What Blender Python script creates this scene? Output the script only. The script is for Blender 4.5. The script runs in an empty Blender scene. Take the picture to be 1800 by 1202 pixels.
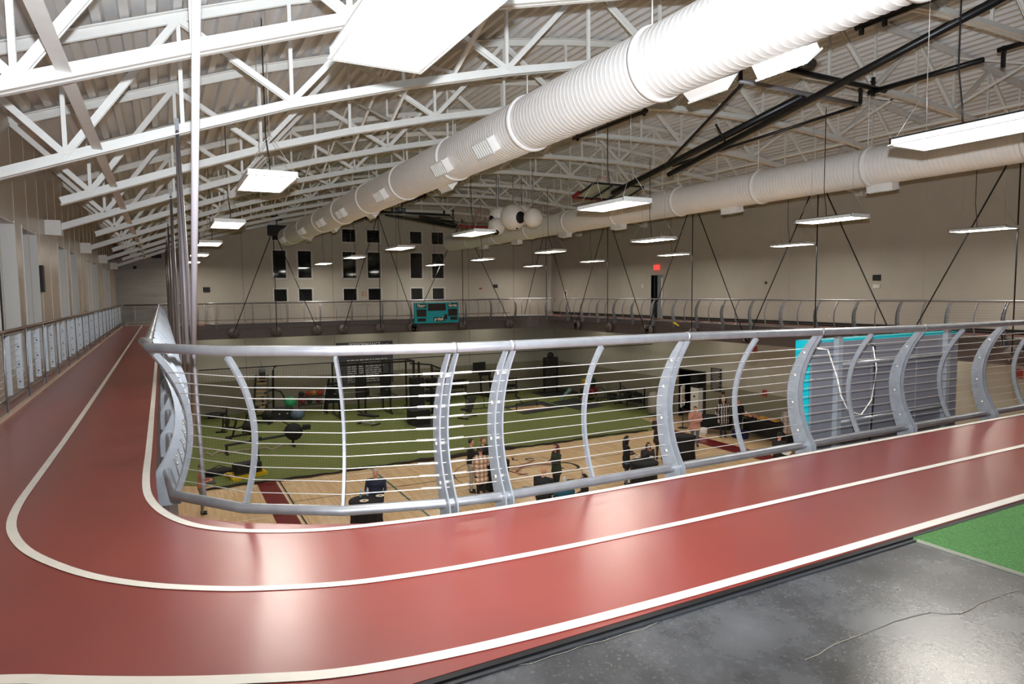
import bpy, bmesh, math, random
from mathutils import Vector, Matrix, noise
random.seed(7)
C = bpy.context.scene
PI = math.pi
# ------------------------------------------------------------ camera
FPX, YAW, PITCH, ROLL = 1157.28, .4879, -.0751, -.0102
CAM = Vector((0, 0, 1.5))
_F = Vector((math.sin(YAW)*math.cos(PITCH), math.cos(YAW)*math.cos(PITCH), math.sin(PITCH)))
_R = Vector((math.cos(YAW), -math.sin(YAW), 0)); _U = _R.cross(_F)
_c, _s = math.cos(ROLL), math.sin(ROLL)
_R, _U = _R*_c + _U*_s, _U*_c - _R*_s
cd = bpy.data.cameras.new('camera'); cam = bpy.data.objects.new('camera', cd); C.collection.objects.link(cam)
cd.sensor_width = 36; cd.lens = FPX/1800*36; cd.clip_end = 200; cd.clip_start = .05
cam.matrix_world = Matrix(((_R.x, _U.x, -_F.x, CAM.x), (_R.y, _U.y, -_F.y, CAM.y), (_R.z, _U.z, -_F.z, CAM.z), (0, 0, 0, 1)))
C.camera = cam
def at(px, py, ax, v):
    """point of the world plane (axis ax = v) that the photograph shows at pixel px, py"""
    q = _F + _R*((px-900)/FPX) - _U*((py-601)/FPX)
    return CAM + q*((v-CAM[ax])/q[ax])
# ------------------------------------------------------------ world, camera flash, exposure
w = bpy.data.worlds.new('night'); C.world = w; w.use_nodes = True
w.node_tree.nodes['Background'].inputs[0].default_value = (.25, .3, .4, 1)
w.node_tree.nodes['Background'].inputs[1].default_value = .012
fl = bpy.data.lights.new('camera_flash', 'SPOT'); fo = bpy.data.objects.new('camera_flash', fl); C.collection.objects.link(fo)
fl.energy = 5600; fl.color = (.88, .94, 1); fl.shadow_soft_size = .035; fl.spot_size = math.radians(118); fl.spot_blend = 1
fo.location = CAM + Vector((.02, 0, .25))
fo.rotation_euler = Vector((_F.x+.10, _F.y, .34)).to_track_quat('-Z', 'Y').to_euler()
PANEL = 31.0          # emission of the hanging panels
vs = C.view_settings
vs.view_transform = 'Standard'; vs.look = 'None'; vs.gamma = 1; vs.exposure = 0.0; vs.use_curve_mapping = False
C.cycles.max_bounces = 6; C.cycles.diffuse_bounces = 4; C.cycles.glossy_bounces = 3; C.cycles.transmission_bounces = 4
C.cycles.sample_clamp_indirect = 6; C.cycles.caustics_reflective = False; C.cycles.caustics_refractive = False
# ------------------------------------------------------------ materials
def S(r, g, b):
    f = lambda c: c/12.92 if c <= .04045 else ((c+.055)/1.055)**2.4
    return (f(r/255), f(g/255), f(b/255), 1)
MATS = {}
def mat(name, col, rough=.5, metal=0, var=0, scale=5, bump=0, bscale=40, col2=None, stretch=(1, 1, 1), coat=0, emit=0):
    if name in MATS: return MATS[name]
    m = bpy.data.materials.new(name); m.use_nodes = True; MATS[name] = m
    nt = m.node_tree; b = nt.nodes['Principled BSDF']
    b.inputs['Base Color'].default_value = col; b.inputs['Roughness'].default_value = rough; b.inputs['Metallic'].default_value = metal
    if coat: b.inputs['Coat Weight'].default_value = coat; b.inputs['Coat Roughness'].default_value = .12
    if emit:
        b.inputs['Emission Color'].default_value = col; b.inputs['Emission Strength'].default_value = emit
    if var or bump or col2:
        tc = nt.nodes.new('ShaderNodeTexCoord'); mp = nt.nodes.new('ShaderNodeMapping'); mp.inputs['Scale'].default_value = stretch
        nt.links.new(tc.outputs['Object'], mp.inputs[0])
    if var or col2:
        n = nt.nodes.new('ShaderNodeTexNoise'); n.inputs['Scale'].default_value = scale; n.inputs['Detail'].default_value = 6
        nt.links.new(mp.outputs[0], n.inputs['Vector'])
        r = nt.nodes.new('ShaderNodeValToRGB'); r.color_ramp.elements[0].position = .32; r.color_ramp.elements[1].position = .68
        lo = col2 or tuple(c*(1-var) for c in col[:3])+(1,)
        r.color_ramp.elements[0].color = lo; r.color_ramp.elements[1].color = col if col2 else tuple(min(1, c*(1+var)) for c in col[:3])+(1,)
        nt.links.new(n.outputs['Fac'], r.inputs[0]); nt.links.new(r.outputs[0], b.inputs['Base Color'])
    if bump:
        n2 = nt.nodes.new('ShaderNodeTexNoise'); n2.inputs['Scale'].default_value = bscale; n2.inputs['Detail'].default_value = 3
        nt.links.new(mp.outputs[0], n2.inputs['Vector'])
        bp = nt.nodes.new('ShaderNodeBump'); bp.inputs['Strength'].default_value = bump; bp.inputs['Distance'].default_value = .01
        nt.links.new(n2.outputs['Fac'], bp.inputs['Height']); nt.links.new(bp.outputs[0], b.inputs['Normal'])
    return m
WHITE = mat('white_steel_paint', S(226, 226, 222), .4, var=.03)
DECKM = mat('roof_deck_metal', S(224, 225, 226), .34, .0, var=.08, scale=2, stretch=(1, .12, 1), bump=.15, bscale=9)
DUCTM = mat('duct_paint', S(236, 233, 230), .38, var=.02)
GALV = mat('galvanised_rail', S(156, 157, 161), .36, .7, var=.1, scale=9)
GALVP = mat('galvanised_plate', S(136, 139, 144), .42, .3, var=.09, scale=11)
WIRE = mat('stainless_wire', S(196, 192, 186), .35, .5)
BROWN = mat('brown_beam', S(92, 78, 76), .5, var=.06)
TRACKM = mat('red_track_rubber', S(138, 54, 46), .29, var=.05, scale=2.2, bump=.07, bscale=220)
TRACKM.node_tree.nodes['Principled BSDF'].inputs['IOR'].default_value = 1.7
for _k, _v in (('Coat Weight', .45), ('Coat Roughness', .27), ('Coat IOR', 1.75)): TRACKM.node_tree.nodes['Principled BSDF'].inputs[_k].default_value = _v
LINEM = mat('white_track_line', S(236, 230, 220), .4, var=.04, scale=6)
BLACKM = mat('black_steel', S(26, 26, 28), .35, .2)
BLK = mat('black_matte', S(20, 20, 21), .65)
CLOTH = mat('black_cloth', S(16, 16, 18), .8, var=.2)
WALLM = mat('beige_wall_paint', S(182, 177, 164), .6, var=.035, scale=1.3)
WALLD = mat('olive_wall_paint', S(140, 134, 114), .6, var=.035, scale=1.3)
WALLL = mat('liner_panel', S(176, 163, 148), .3, .15, var=.05, scale=3, stretch=(1, 6, .08))
WALLG = mat('grey_end_panel', S(150, 147, 140), .5, col2=S(128, 126, 120), scale=1.1, stretch=(.4, 1, 2.2))
GLASSM = mat('night_glass', (.006, .007, .008, 1), .05, 0)
GLASSM.node_tree.nodes['Principled BSDF'].inputs['IOR'].default_value = 1.7
WINF = mat('window_frame_white', S(205, 203, 198), .4)
TEAL = mat('teal_paint', S(0, 150, 160), .4)
RED = mat('maroon_pad', S(120, 22, 34), .5)
DARKP = mat('dark_rubber', S(46, 48, 52), .5, var=.15, scale=12)
TURFM = mat('green_turf', S(118, 128, 66), .85, var=.18, scale=60, bump=.6, bscale=300)
TURF2 = mat('bright_turf', S(92, 148, 80), .85, var=.3, scale=90, bump=1, bscale=220)
YEL = mat('yellow_plastic', S(222, 186, 30), .4)
WOODP = mat('pale_wood', S(206, 168, 122), .45, var=.1, scale=4, stretch=(1, 9, 9))
def emis(name, col, k):
    m = bpy.data.materials.new(name); m.use_nodes = True; nt = m.node_tree; nt.nodes.clear()
    e = nt.nodes.new('ShaderNodeEmission'); e.inputs[0].default_value = col; e.inputs[1].default_value = k
    o = nt.nodes.new('ShaderNodeOutputMaterial'); nt.links.new(e.outputs[0], o.inputs[0]); return m
LAMP = emis('lamp_diffuser', (1, .95, .85, 1), PANEL)
# wood court: plank pattern with grain
def court_mat():
    m = bpy.data.materials.new('maple_court'); m.use_nodes = True; nt = m.node_tree; b = nt.nodes['Principled BSDF']
    tc = nt.nodes.new('ShaderNodeTexCoord'); mp = nt.nodes.new('ShaderNodeMapping'); mp.inputs['Rotation'].default_value = (0, 0, PI/2)
    br = nt.nodes.new('ShaderNodeTexBrick'); br.offset = .37; br.inputs['Scale'].default_value = 1
    br.inputs['Brick Width'].default_value = 1.1; br.inputs['Row Height'].default_value = .07; br.inputs['Mortar Size'].default_value = .0015
    br.inputs['Color1'].default_value = S(238, 206, 164); br.inputs['Color2'].default_value = S(222, 186, 142); br.inputs['Mortar'].default_value = S(150, 112, 78)
    nt.links.new(tc.outputs['Object'], mp.inputs[0]); nt.links.new(mp.outputs[0], br.inputs[0]); nt.links.new(br.outputs[0], b.inputs['Base Color'])
    b.inputs['Roughness'].default_value = .2; return m
COURT = court_mat()
def conc_mat():
    m = bpy.data.materials.new('polished_dark_concrete'); m.use_nodes = True; nt = m.node_tree; b = nt.nodes['Principled BSDF']
    tc = nt.nodes.new('ShaderNodeTexCoord')
    n = nt.nodes.new('ShaderNodeTexNoise'); n.inputs['Scale'].default_value = 1.6; n.inputs['Detail'].default_value = 10; n.inputs['Roughness'].default_value = .68
    r = nt.nodes.new('ShaderNodeValToRGB'); r.color_ramp.elements[0].position = .36; r.color_ramp.elements[0].color = S(46, 48, 52)
    r.color_ramp.elements[1].position = .7; r.color_ramp.elements[1].color = S(100, 102, 106)
    n2 = nt.nodes.new('ShaderNodeTexNoise'); n2.inputs['Scale'].default_value = 46; n2.inputs['Detail'].default_value = 6
    r2 = nt.nodes.new('ShaderNodeValToRGB'); r2.color_ramp.elements[0].position = .56; r2.color_ramp.elements[1].position = .78
    mx = nt.nodes.new('ShaderNodeMixRGB'); mx.inputs[2].default_value = S(150, 142, 128)
    ml = nt.nodes.new('ShaderNodeMath'); ml.operation = 'MULTIPLY'; ml.inputs[1].default_value = .35
    for a in (n, n2): nt.links.new(tc.outputs['Object'], a.inputs['Vector'])
    nt.links.new(n.outputs['Fac'], r.inputs[0]); nt.links.new(n2.outputs['Fac'], r2.inputs[0]); nt.links.new(r2.outputs[0], ml.inputs[0])
    nt.links.new(ml.outputs[0], mx.inputs[0]); nt.links.new(r.outputs[0], mx.inputs[1]); nt.links.new(mx.outputs[0], b.inputs['Base Color'])
    r3 = nt.nodes.new('ShaderNodeMapRange'); r3.inputs[3].default_value = .2; r3.inputs[4].default_value = .34; b.inputs['IOR'].default_value = 1.9
    nt.links.new(n.outputs['Fac'], r3.inputs[0]); nt.links.new(r3.outputs[0], b.inputs['Roughness'])
    bp = nt.nodes.new('ShaderNodeBump'); bp.inputs['Strength'].default_value = .06; bp.inputs['Distance'].default_value = .01
    nt.links.new(n2.outputs['Fac'], bp.inputs['Height']); nt.links.new(bp.outputs[0], b.inputs['Normal'])
    return m
CONC = conc_mat()
# ------------------------------------------------------------ mesh helpers
class MB:
    def __init__(s, o=(0, 0, 0)): s.v = []; s.f = []; s.mi = []; s.o = Vector(o); s.sm = []
    def add(s, vs, fs, mi=0, smooth=False):
        n = len(s.v); s.v += [Vector(p)-s.o for p in vs]; s.f += [tuple(i+n for i in f) for f in fs]; s.mi += [mi]*len(fs); s.sm += [smooth]*len(fs); return s
    def box(s, c, d, rot=None, mi=0):
        c = Vector(c); hx, hy, hz = d[0]/2, d[1]/2, d[2]/2
        P = [Vector((x, y, z)) for z in (-hz, hz) for y in (-hy, hy) for x in (-hx, hx)]
        if rot is not None: P = [rot @ p for p in P]
        return s.add([c+p for p in P], [(0, 2, 3, 1), (4, 5, 7, 6), (0, 1, 5, 4), (2, 6, 7, 3), (0, 4, 6, 2), (1, 3, 7, 5)], mi)
    def bb(s, x0, y0, z0, x1, y1, z1, mi=0): return s.box(((x0+x1)/2, (y0+y1)/2, (z0+z1)/2), (abs(x1-x0), abs(y1-y0), abs(z1-z0)), None, mi)
    def bar(s, p, q, w, h, side=None, mi=0):
        """box beam from p to q; w across 'side', h the other way"""
        p, q = Vector(p), Vector(q); d = (q-p); L = d.length; d = d/L
        sd = Vector(side) if side else (Vector((0, 0, 1)).cross(d) if abs(d.z) < .99 else Vector((1, 0, 0)))
        sd = (sd - d*sd.dot(d)).normalized(); up = d.cross(sd)
        P = [a + sd*(x*w/2) + up*(z*h/2) for a in (p, q) for z in (-1, 1) for x in (-1, 1)]
        return s.add(P, [(0, 1, 3, 2), (4, 6, 7, 5), (0, 4, 5, 1), (2, 3, 7, 6), (0, 2, 6, 4), (1, 5, 7, 3)], mi)
    def tube(s, pts, r, n=8, mi=0, caps=True, closed=False):
        pts = [Vector(p) for p in pts]; R = r if isinstance(r, (list, tuple)) else [r]*len(pts)
        N = len(pts); V = []; up = Vector((0, 0, 1))
        for i, p in enumerate(pts):
            if closed: t = (pts[(i+1) % N]-pts[i-1])
            else: t = (pts[min(i+1, N-1)]-pts[max(i-1, 0)])
            t.normalize()
            u = up if abs(t.dot(up)) < .95 else (Vector((1, 0, 0)) if abs(t.x) < .9 else Vector((0, 1, 0)))
            a = t.cross(u).normalized(); b = t.cross(a)
            V += [p + (a*math.cos(k*2*PI/n)+b*math.sin(k*2*PI/n))*R[i] for k in range(n)]
        Fs = []
        for i in range(N if closed else N-1):
            j = (i+1) % N
            Fs += [(i*n+k, i*n+(k+1) % n, j*n+(k+1) % n, j*n+k) for k in range(n)]
        if caps and not closed: Fs += [tuple(range(n-1, -1, -1)), tuple((N-1)*n+k for k in range(n))]
        return s.add(V, Fs, mi, True)
    def cyl(s, p, q, r, n=12, mi=0, r2=None): return s.tube([p, q], [r, r if r2 is None else r2], n, mi)
    def lathe(s, c, prof, n=24, mi=0, wav=0, wn=8):
        c = Vector(c); V = []
        for r, z in prof:
            for k in range(n):
                a = 2*PI*k/n; rr = r*(1+(wav*math.sin(a*wn)*(1 if z < prof[0][1]-.05 else 0)))
                V.append(c+Vector((rr*math.cos(a), rr*math.sin(a), z)))
        m = len(prof)
        Fs = [(i*n+k, (i+1)*n+k, (i+1)*n+(k+1) % n, i*n+(k+1) % n) for i in range(m-1) for k in range(n)]
        Fs += [tuple(range(n)), tuple((m-1)*n+k for k in range(n-1, -1, -1))]
        return s.add(V, Fs, mi, True)
    def ball(s, c, r, n=12, mi=0, rot=None):
        c = Vector(c); r = (r, r, r) if not isinstance(r, (tuple, list)) else r; V = []; m = n//2+1
        for i in range(m+1):
            t = PI*i/m
            for k in range(n):
                a = 2*PI*k/n; p = Vector((r[0]*math.sin(t)*math.cos(a), r[1]*math.sin(t)*math.sin(a), r[2]*math.cos(t)))
                V.append(c+(rot @ p if rot else p))
        Fs = [(i*n+k, (i+1)*n+k, (i+1)*n+(k+1) % n, i*n+(k+1) % n) for i in range(m) for k in range(n)]
        return s.add(V, Fs, mi, True)
    def prism(s, poly, d, mi=0):
        """closed 3-D polygon extruded along vector d"""
        n = len(poly); P = [Vector(p) for p in poly]; d = Vector(d)
        return s.add(P+[p+d for p in P], [tuple(range(n-1, -1, -1)), tuple(range(n, 2*n))]+[(i, (i+1) % n, n+(i+1) % n, n+i) for i in range(n)], mi)
    def mesh(s, name, mats):
        me = bpy.data.meshes.new(name); me.from_pydata([tuple(p) for p in s.v], [], s.f)
        for m in (mats if isinstance(mats, (list, tuple)) else [mats]): me.materials.append(m)
        me.polygons.foreach_set('material_index', s.mi); me.polygons.foreach_set('use_smooth', s.sm)
        me.update(); return me
    def build(s, name, mats, parent=None):
        me = s.mesh(name, mats)
        bm = bmesh.new(); bm.from_mesh(me); bmesh.ops.recalc_face_normals(bm, faces=bm.faces); bm.to_mesh(me); bm.free()
        return link(name, me, parent, s.o if parent is None else (0, 0, 0))
def link(name, me, parent=None, loc=(0, 0, 0)):
    o = bpy.data.objects.new(name, me); C.collection.objects.link(o); o.location = loc
    if parent is not None: o.parent = parent
    return o
def tag(o, label=None, cat=None, group=None, kind=None):
    if label: o['label'] = label
    if cat: o['category'] = cat
    if group: o['group'] = group
    if kind: o['kind'] = kind
    return o
def thing(name, label, cat, loc=(0, 0, 0), group=None, rz=0):
    o = bpy.data.objects.new(name, None); C.collection.objects.link(o); o.location = loc; o.rotation_euler[2] = rz
    return tag(o, label, cat, group)
def struct(o, label, cat='structure'): return tag(o, label, cat, kind='structure')
def copy_thing(t, loc, label=None, group=None, rz=None):
    r = t.copy(); C.collection.objects.link(r); r.location = loc
    if rz is not None: r.rotation_euler[2] = rz
    if label: r['label'] = label
    if group: r['group'] = group
    for ch in list(t.children):
        c = ch.copy(); C.collection.objects.link(c); c.parent = r
        for g in list(ch.children):
            d = g.copy(); C.collection.objects.link(d); d.parent = c
    return r
ORD = ['nearest', 'second nearest', 'third nearest', 'fourth', 'fifth', 'sixth', 'seventh', 'eighth', 'ninth', 'tenth', 'eleventh', 'twelfth', 'thirteenth', 'fourteenth', 'fifteenth', 'sixteenth']
def nth(i, n=None):
    return ('%s from the photographer' % ORD[i]) if i > 2 else ['closest to the photographer', 'second closest to the photographer', 'third closest to the photographer'][i]
# ------------------------------------------------------------ room dimensions
XL, XR, YE, YB, G = -2.0, 24.0, 39.1, -5.0, -5.1
XF = -1.80                       # outer fence line on the left
XI, XJ, YN, YF = -.1, 21.7, 4.02, 36.7   # edges of the opening
P = 6.45; Y0 = 3.4               # bay length, first bracketed truss
ZP = [(-3, 2.5), (-1.97, 2.84), (.2, 3.64), (2.45, 4.43), (5.2, 5.13), (6.8, 5.48), (9, 5.86), (12, 6.13), (14.9, 6.14), (17, 6.06), (19.3, 5.86), (21.4, 5.58), (24, 5.15), (25, 4.95)]
def zc(x):
    for (a, za), (b, zb) in zip(ZP, ZP[1:]):
        if x <= b: return za+(zb-za)*(x-a)/(b-a)
    return ZP[-1][1]
def zs(x): return (zc(x-.8)+zc(x)*2+zc(x+.8))/4     # smoothed
TD = 1.42
# roof deck, ribs along Y
def deck():
    m = MB(); prof = []; x = XL-.1
    while x < XR+.15:
        z = zs(x)+TD+.09
        for dx, dz in ((0, 0), (.10, 0), (.13, .1), (.27, .1)): prof.append((x+dx, zs(x+dx)+TD+.09+dz))
        x += .3
    n = len(prof)
    m.add([(a, YB, z) for a, z in prof]+[(a, YE+.2, z) for a, z in prof], [(i, i+1, n+i+1, n+i) for i in range(n-1)])
    m.add([(a, YB, z+.2) for a, z in prof]+[(a, YE+.2, z+.2) for a, z in prof], [(i, n+i, n+i+1, i+1) for i in range(n-1)])
    struct(m.build('ceiling', DECKM), 'ribbed metal roof deck curving over the whole hall')
deck()
def wall(name, mats, label, *boxes):
    m = MB()
    for b in boxes: m.bb(*b[:6], mi=b[6] if len(b) > 6 else 0)
    return struct(m.build(name, mats), label)
def wall_end():
    """end wall with real window openings"""
    xs = [(5.57, 6.36), (6.93, 7.76), (9.48, 10.36), (10.96, 11.83), (13.65, 14.5), (15.07, 15.95)]
    zr = [(1.08, 1.86), (2.4, 4.03), (4.52, 5.35)]
    m = MB(); y0, y1 = YE, YE+.25
    X = [XL-.2]+[v for p in xs for v in p]+[XR+.2]
    for i in range(0, len(X)-1):
        if i % 2 == 0: m.bb(X[i], y0, -3.2, X[i+1], y1, 7.9, mi=0)
        else:
            Z = [-3.2]+[v for p in zr for v in p]+[7.9]
            for j in range(0, len(Z), 2): m.bb(X[i], y0, Z[j], X[i+1], y1, Z[j+1])
    m.bb(XL-.2, y0, G-.1, XR+.2, y1, -3.2, mi=1)
    m.bb(XL-.2, y1+.25, 0, XR+.2, y1+.3, 7.9, mi=2)
    struct(m.build('wall_end', [WALLM, WALLD, BLK]), 'beige end wall pierced by eighteen dark windows')
    k = 0
    for zi, (za, zb) in enumerate(zr):
        for xi, (xa, xb) in enumerate(xs):
            k += 1
            f = MB()
            t = .05
            f.bb(xa-.03, y0-.03, za-.03, xa+t, y0+.12, zb+.03); f.bb(xb-t, y0-.03, za-.03, xb+.03, y0+.12, zb+.03)
            f.bb(xa, y0-.03, za-.03, xb, y0+.12, za+t); f.bb(xa, y0-.03, zb-t, xb, y0+.12, zb+.03)
            fr = f.build('window_%d' % k, WINF); col = ['first', 'second', 'third', 'fourth', 'fifth', 'sixth'][xi]
            struct(fr, '%s window in the %s column on the end wall' % (['low square', 'tall middle', 'high square'][zi], col))
            MB().bb(xa, y0+.07, za, xb, y0+.09, zb).build('pane', GLASSM, fr)
wall_end()
wall('wall_right', [WALLM, WALLD, BLK], 'long beige wall behind the far side of the track, olive lower half',
     (XR, YB, -3.2, XR+.2, 24.5, 7.0), (XR, 26.36, -3.2, XR+.2, 27.75, 7.0), (XR, 28.7, 0, XR+.2, YE, 7.0), (XR, 28.7, -3.2, XR+.2, YE, 0), (XR, 27.75, 2.36, XR+.2, 28.7, 7.0), (XR, 27.75, -3.2, XR+.2, 28.7, 0),
     (XR, 24.5, -2.65, XR+.2, 26.36, 7.0), (XR, YB, G-.1, XR+.2, 24.5, -3.2, 1), (XR, 26.36, G-.1, XR+.2, YE, -3.2, 1), (XR+1.6, 24, G, XR+1.7, 29, 2.6, 2))
def wall_left():
    m = MB(); ed = []
    for k in range(-2, 5):
        for far in (12.9, 15.0):
            y = far+P*k
            if YB+2 < y < YE-.4: ed.append((y-1.45, y))
    ed.sort(); Y = [YB]+[v for p in ed for v in p]+[YE]
    for i in range(len(Y)-1):
        if i % 2 == 0: m.bb(XL-.3, Y[i], -.3, XL, Y[i+1], 4.6)
        else: m.bb(XL-.3, Y[i], -.3, XL, Y[i+1], .35); m.bb(XL-.3, Y[i], 2.66, XL, Y[i+1], 4.6)
    m.bb(XL-.3, YB, G-.1, XL, YE, -.3, mi=1)
    for k in range(0, 38): m.bb(XL-.004, YB+1.2*k, .3, XL+.006, YB+1.2*k+.012, 4.4, mi=0)
    struct(m.build('wall_left', [WALLL, WALLM]), 'tan liner panel wall with tall narrow window openings')
    for i, (a, b) in enumerate(ed):
        f = MB(); t = .06
        f.bb(XL-.28, b-.02, .3, XL+.015, b+.01, 2.7); f.bb(XL-.28, a-.01, .3, XL+.015, a+.02, 2.7); f.bb(XL-.28, a, .33, XL+.015, b, .36); f.bb(XL-.28, a, 2.65, XL+.015, b, 2.67)
        for y in (a+.03, b-.03): f.bb(XL-.26, y-.03, .35, XL-.2, y+.03, 2.66, mi=1)
        f.bb(XL-.26, a, 2.6, XL-.2, b, 2.66, mi=1)
        fr = f.build('window_%d' % (19+i), [WINF, BLACKM])
        struct(fr, 'tall window, %s, in the tan wall beside the left straight' % nth(i))
        MB().bb(XL-.25, a, .35, XL-.23, b, 2.66).build('pane', GLASSM, fr)
wall_left()
wall('wall_back', WALLM, 'wall closing the mezzanine behind the viewpoint', (XL-.2, YB-.2, -.3, XR+.2, YB, 8))
wall('wall_right_base', BLACKM, 'black base strip along the long wall by the track', (XR-.03, 1, 0, XR, 27.7, .16), (XR-.03, 28.75, 0, XR, YE, .16))
# patched grey panel at the far end of the left straight
wall('trim_1', WALLG, 'mottled grey panel on the end wall behind the left straight', (XL, YE-.02, 0, .9, YE, 4.4))
for i, x in enumerate((4.0, 8.9, 12.8, 17.6, 20.9)):
    wall('trim_%d' % (i+2), WALLD, 'vertical panel joint on the end wall at window bay %d' % (i+1), (x, YE-.006, G, x+.03, YE, 7.3))
for i, y in enumerate((2.5, 8.2, 13.9, 19.6, 25.9, 31.5, 36)):
    wall('trim_%d' % (i+7), WALLM, 'vertical panel joint on the long wall, %s' % nth(i), (XR-.008, y, .2, XR, y+.03, 6.4))
wall('trim_20', WINF, 'pale round pipe in the corner of the two far walls', (XR-.35, YE-.13, .2, XR-.24, YE, 6.4))
# gym floor
wall('floor', COURT, 'pale maple court floor far below', (XL, YB, G-.1, XR+2, YE, G))
tf = MB(); tf.prism([(2.2, 24.25, G), (21.2, 24.12, G), (21.75, 26.8, G), (XR, 26.6, G), (XR, YE, G), (XL, YE, G), (XL, 27, G), (.9, 24.9, G)], (0, 0, .015))
struct(tf.build('floor_turf', TURFM), 'green training turf beyond the divider net')
def line(pts, w, m, name='court_line', z=G+.004, cat='line', label='', closed=False, parent=None):
    mm = MB(); n = len(pts)
    L, R_ = [], []
    for i, p in enumerate(pts):
        a = Vector(pts[(i-1) % n] if closed or i else pts[0]); b = Vector(pts[(i+1) % n] if closed or i < n-1 else pts[-1])
        t = Vector((b[0]-a[0], b[1]-a[1])).normalized(); nn = Vector((-t.y, t.x))*(w/2)
        L.append((p[0]+nn.x, p[1]+nn.y, z)); R_.append((p[0]-nn.x, p[1]-nn.y, z))
    k = n if closed else n-1
    mm.add(L+R_, [(n+i, n+(i+1) % n, (i+1) % n, i) for i in range(k)])
    o = mm.build(name, m, parent)
    if parent is None: struct(o, label, cat)
    return o
MAROON = mat('maroon_floor_paint', S(118, 30, 34), .3); LBLK = mat('black_floor_paint', S(30, 30, 32), .3); LTEAL = mat('teal_floor_paint', S(40, 100, 98), .3)
LWH = mat('white_floor_paint', S(236, 226, 206), .3)
line([(2.98, 12), (2.98, 24.3)], .62, MAROON, label='maroon border stripe on the court by the left columns')
line([(3.42, 12), (3.42, 24.3)], .05, LBLK, label='thin black line beside the maroon stripe at left')
line([(3.33, 12), (3.33, 24.3)], .03, LWH, label='thin white line beside the maroon stripe at left')
line([(20.8, 10), (20.8, 24.2)], .95, MAROON, label='maroon border stripe on the court near the buffet')
line([(6.74, 10), (6.74, 24.3)], .06, LTEAL, label='teal line crossing the court lengthwise')
line([(3.4, 21.5), (20.3, 21.15)], .045, LBLK, label='black line crossing the court at mid depth')
line([(1.4, 20.4), (20.3, 19.5)], .045, LWH, label='white line crossing the court')
line([(1.4, 24.0), (12, 23.4)], .045, LWH, label='white line close to the turf edge')
# floor logo
def circ(cx, cy, r, a0=0, a1=2*PI, n=40, ry=None): return [(cx+r*math.cos(a0+(a1-a0)*i/n), cy+(ry or r)*math.sin(a0+(a1-a0)*i/n)) for i in range(n+1)]
lg = thing('floor_emblem', 'black and maroon round emblem painted on the court with swooshes and curved lettering', 'emblem', (11.4, 20.9, G)); lg['kind'] = 'structure'
def lgl(pts, w, m, name): 
    o = line([(p[0]-11.4, p[1]-20.9) for p in pts], w, m, name, z=.006, parent=lg); return o
lgl(circ(11.3, 20.9, 2.35, n=60), .03, LBLK, 'ring')
lgl(circ(13.1, 20.75, .62, -2.2, 1.9), .1, LBLK, 'ring')
sw = [at(px, py, 2, G) for px, py in ((890, 819), (912, 818), (930, 813), (940, 809))]; lgl([(p.x, p.y) for p in sw], .09, MAROON, 'swoosh')
sw = [at(px, py, 2, G) for px, py in ((911, 823.5), (922, 820), (940, 816.5), (965, 815.5))]; lgl([(p.x, p.y) for p in sw], .13, MAROON, 'swoosh')
sw = [at(px, py, 2, G) for px, py in ((915, 825.5), (908, 828), (910, 830))]; lgl([(p.x, p.y) for p in sw], .1, MAROON, 'swoosh')
sw = [at(px, py, 2, G) for px, py in ((895, 828), (910, 832), (926, 835), (927, 832), (920, 833.5), (911, 835.5))]; lgl([(p.x, p.y) for p in sw], .09, MAROON, 'swoosh')
sw = [at(px, py, 2, G) for px, py in ((892, 822.5), (899, 820.5), (907, 822), (900, 824), (892, 822.5))]; lgl([(p.x, p.y) for p in sw], .07, MAROON, 'swoosh')
def text(body, size, m, parent, loc, rot, name='lettering', ext=.004, align='CENTER', sx=1, bold=0):
    cu = bpy.data.curves.new('t', 'FONT'); cu.body = body; cu.size = size; cu.extrude = ext; cu.align_x = align; cu.align_y = 'CENTER'; cu.offset = bold
    to = bpy.data.objects.new('t', cu); C.collection.objects.link(to)
    me = bpy.data.meshes.new_from_object(to.evaluated_get(bpy.context.evaluated_depsgraph_get())); bpy.data.objects.remove(to)
    me.materials.clear(); me.materials.append(m)
    o = link(name, me, parent, loc); o.rotation_euler = rot; o.scale = (sx, 1, 1); return o
for i, ch in enumerate('CLUB'):
    a = .95+.17*i*1.0; r = 1.95
    text('CLU"'[i], .5, LBLK, lg, (r*math.cos(.85+.3*i)-.1, r*math.sin(.85+.3*i), .008), (0, 0, .85+.3*i-PI/2), ext=.001, bold=.02)
for i, ch in enumerate('TEKA'): text('KEET'[i], .5, LBLK, lg, (2.0*math.cos(-1.0-.3*i)-.1, 2.0*math.sin(-1.0-.3*i), .008), (0, 0, -1.0-.3*i+PI/2), ext=.001, bold=.02)
for i, ch in enumerate('TTI'): text(ch, .42, LBLK, lg, (1.5, -.3+.28*i, .008), (0, 0, -PI/2), ext=.001)
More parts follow.
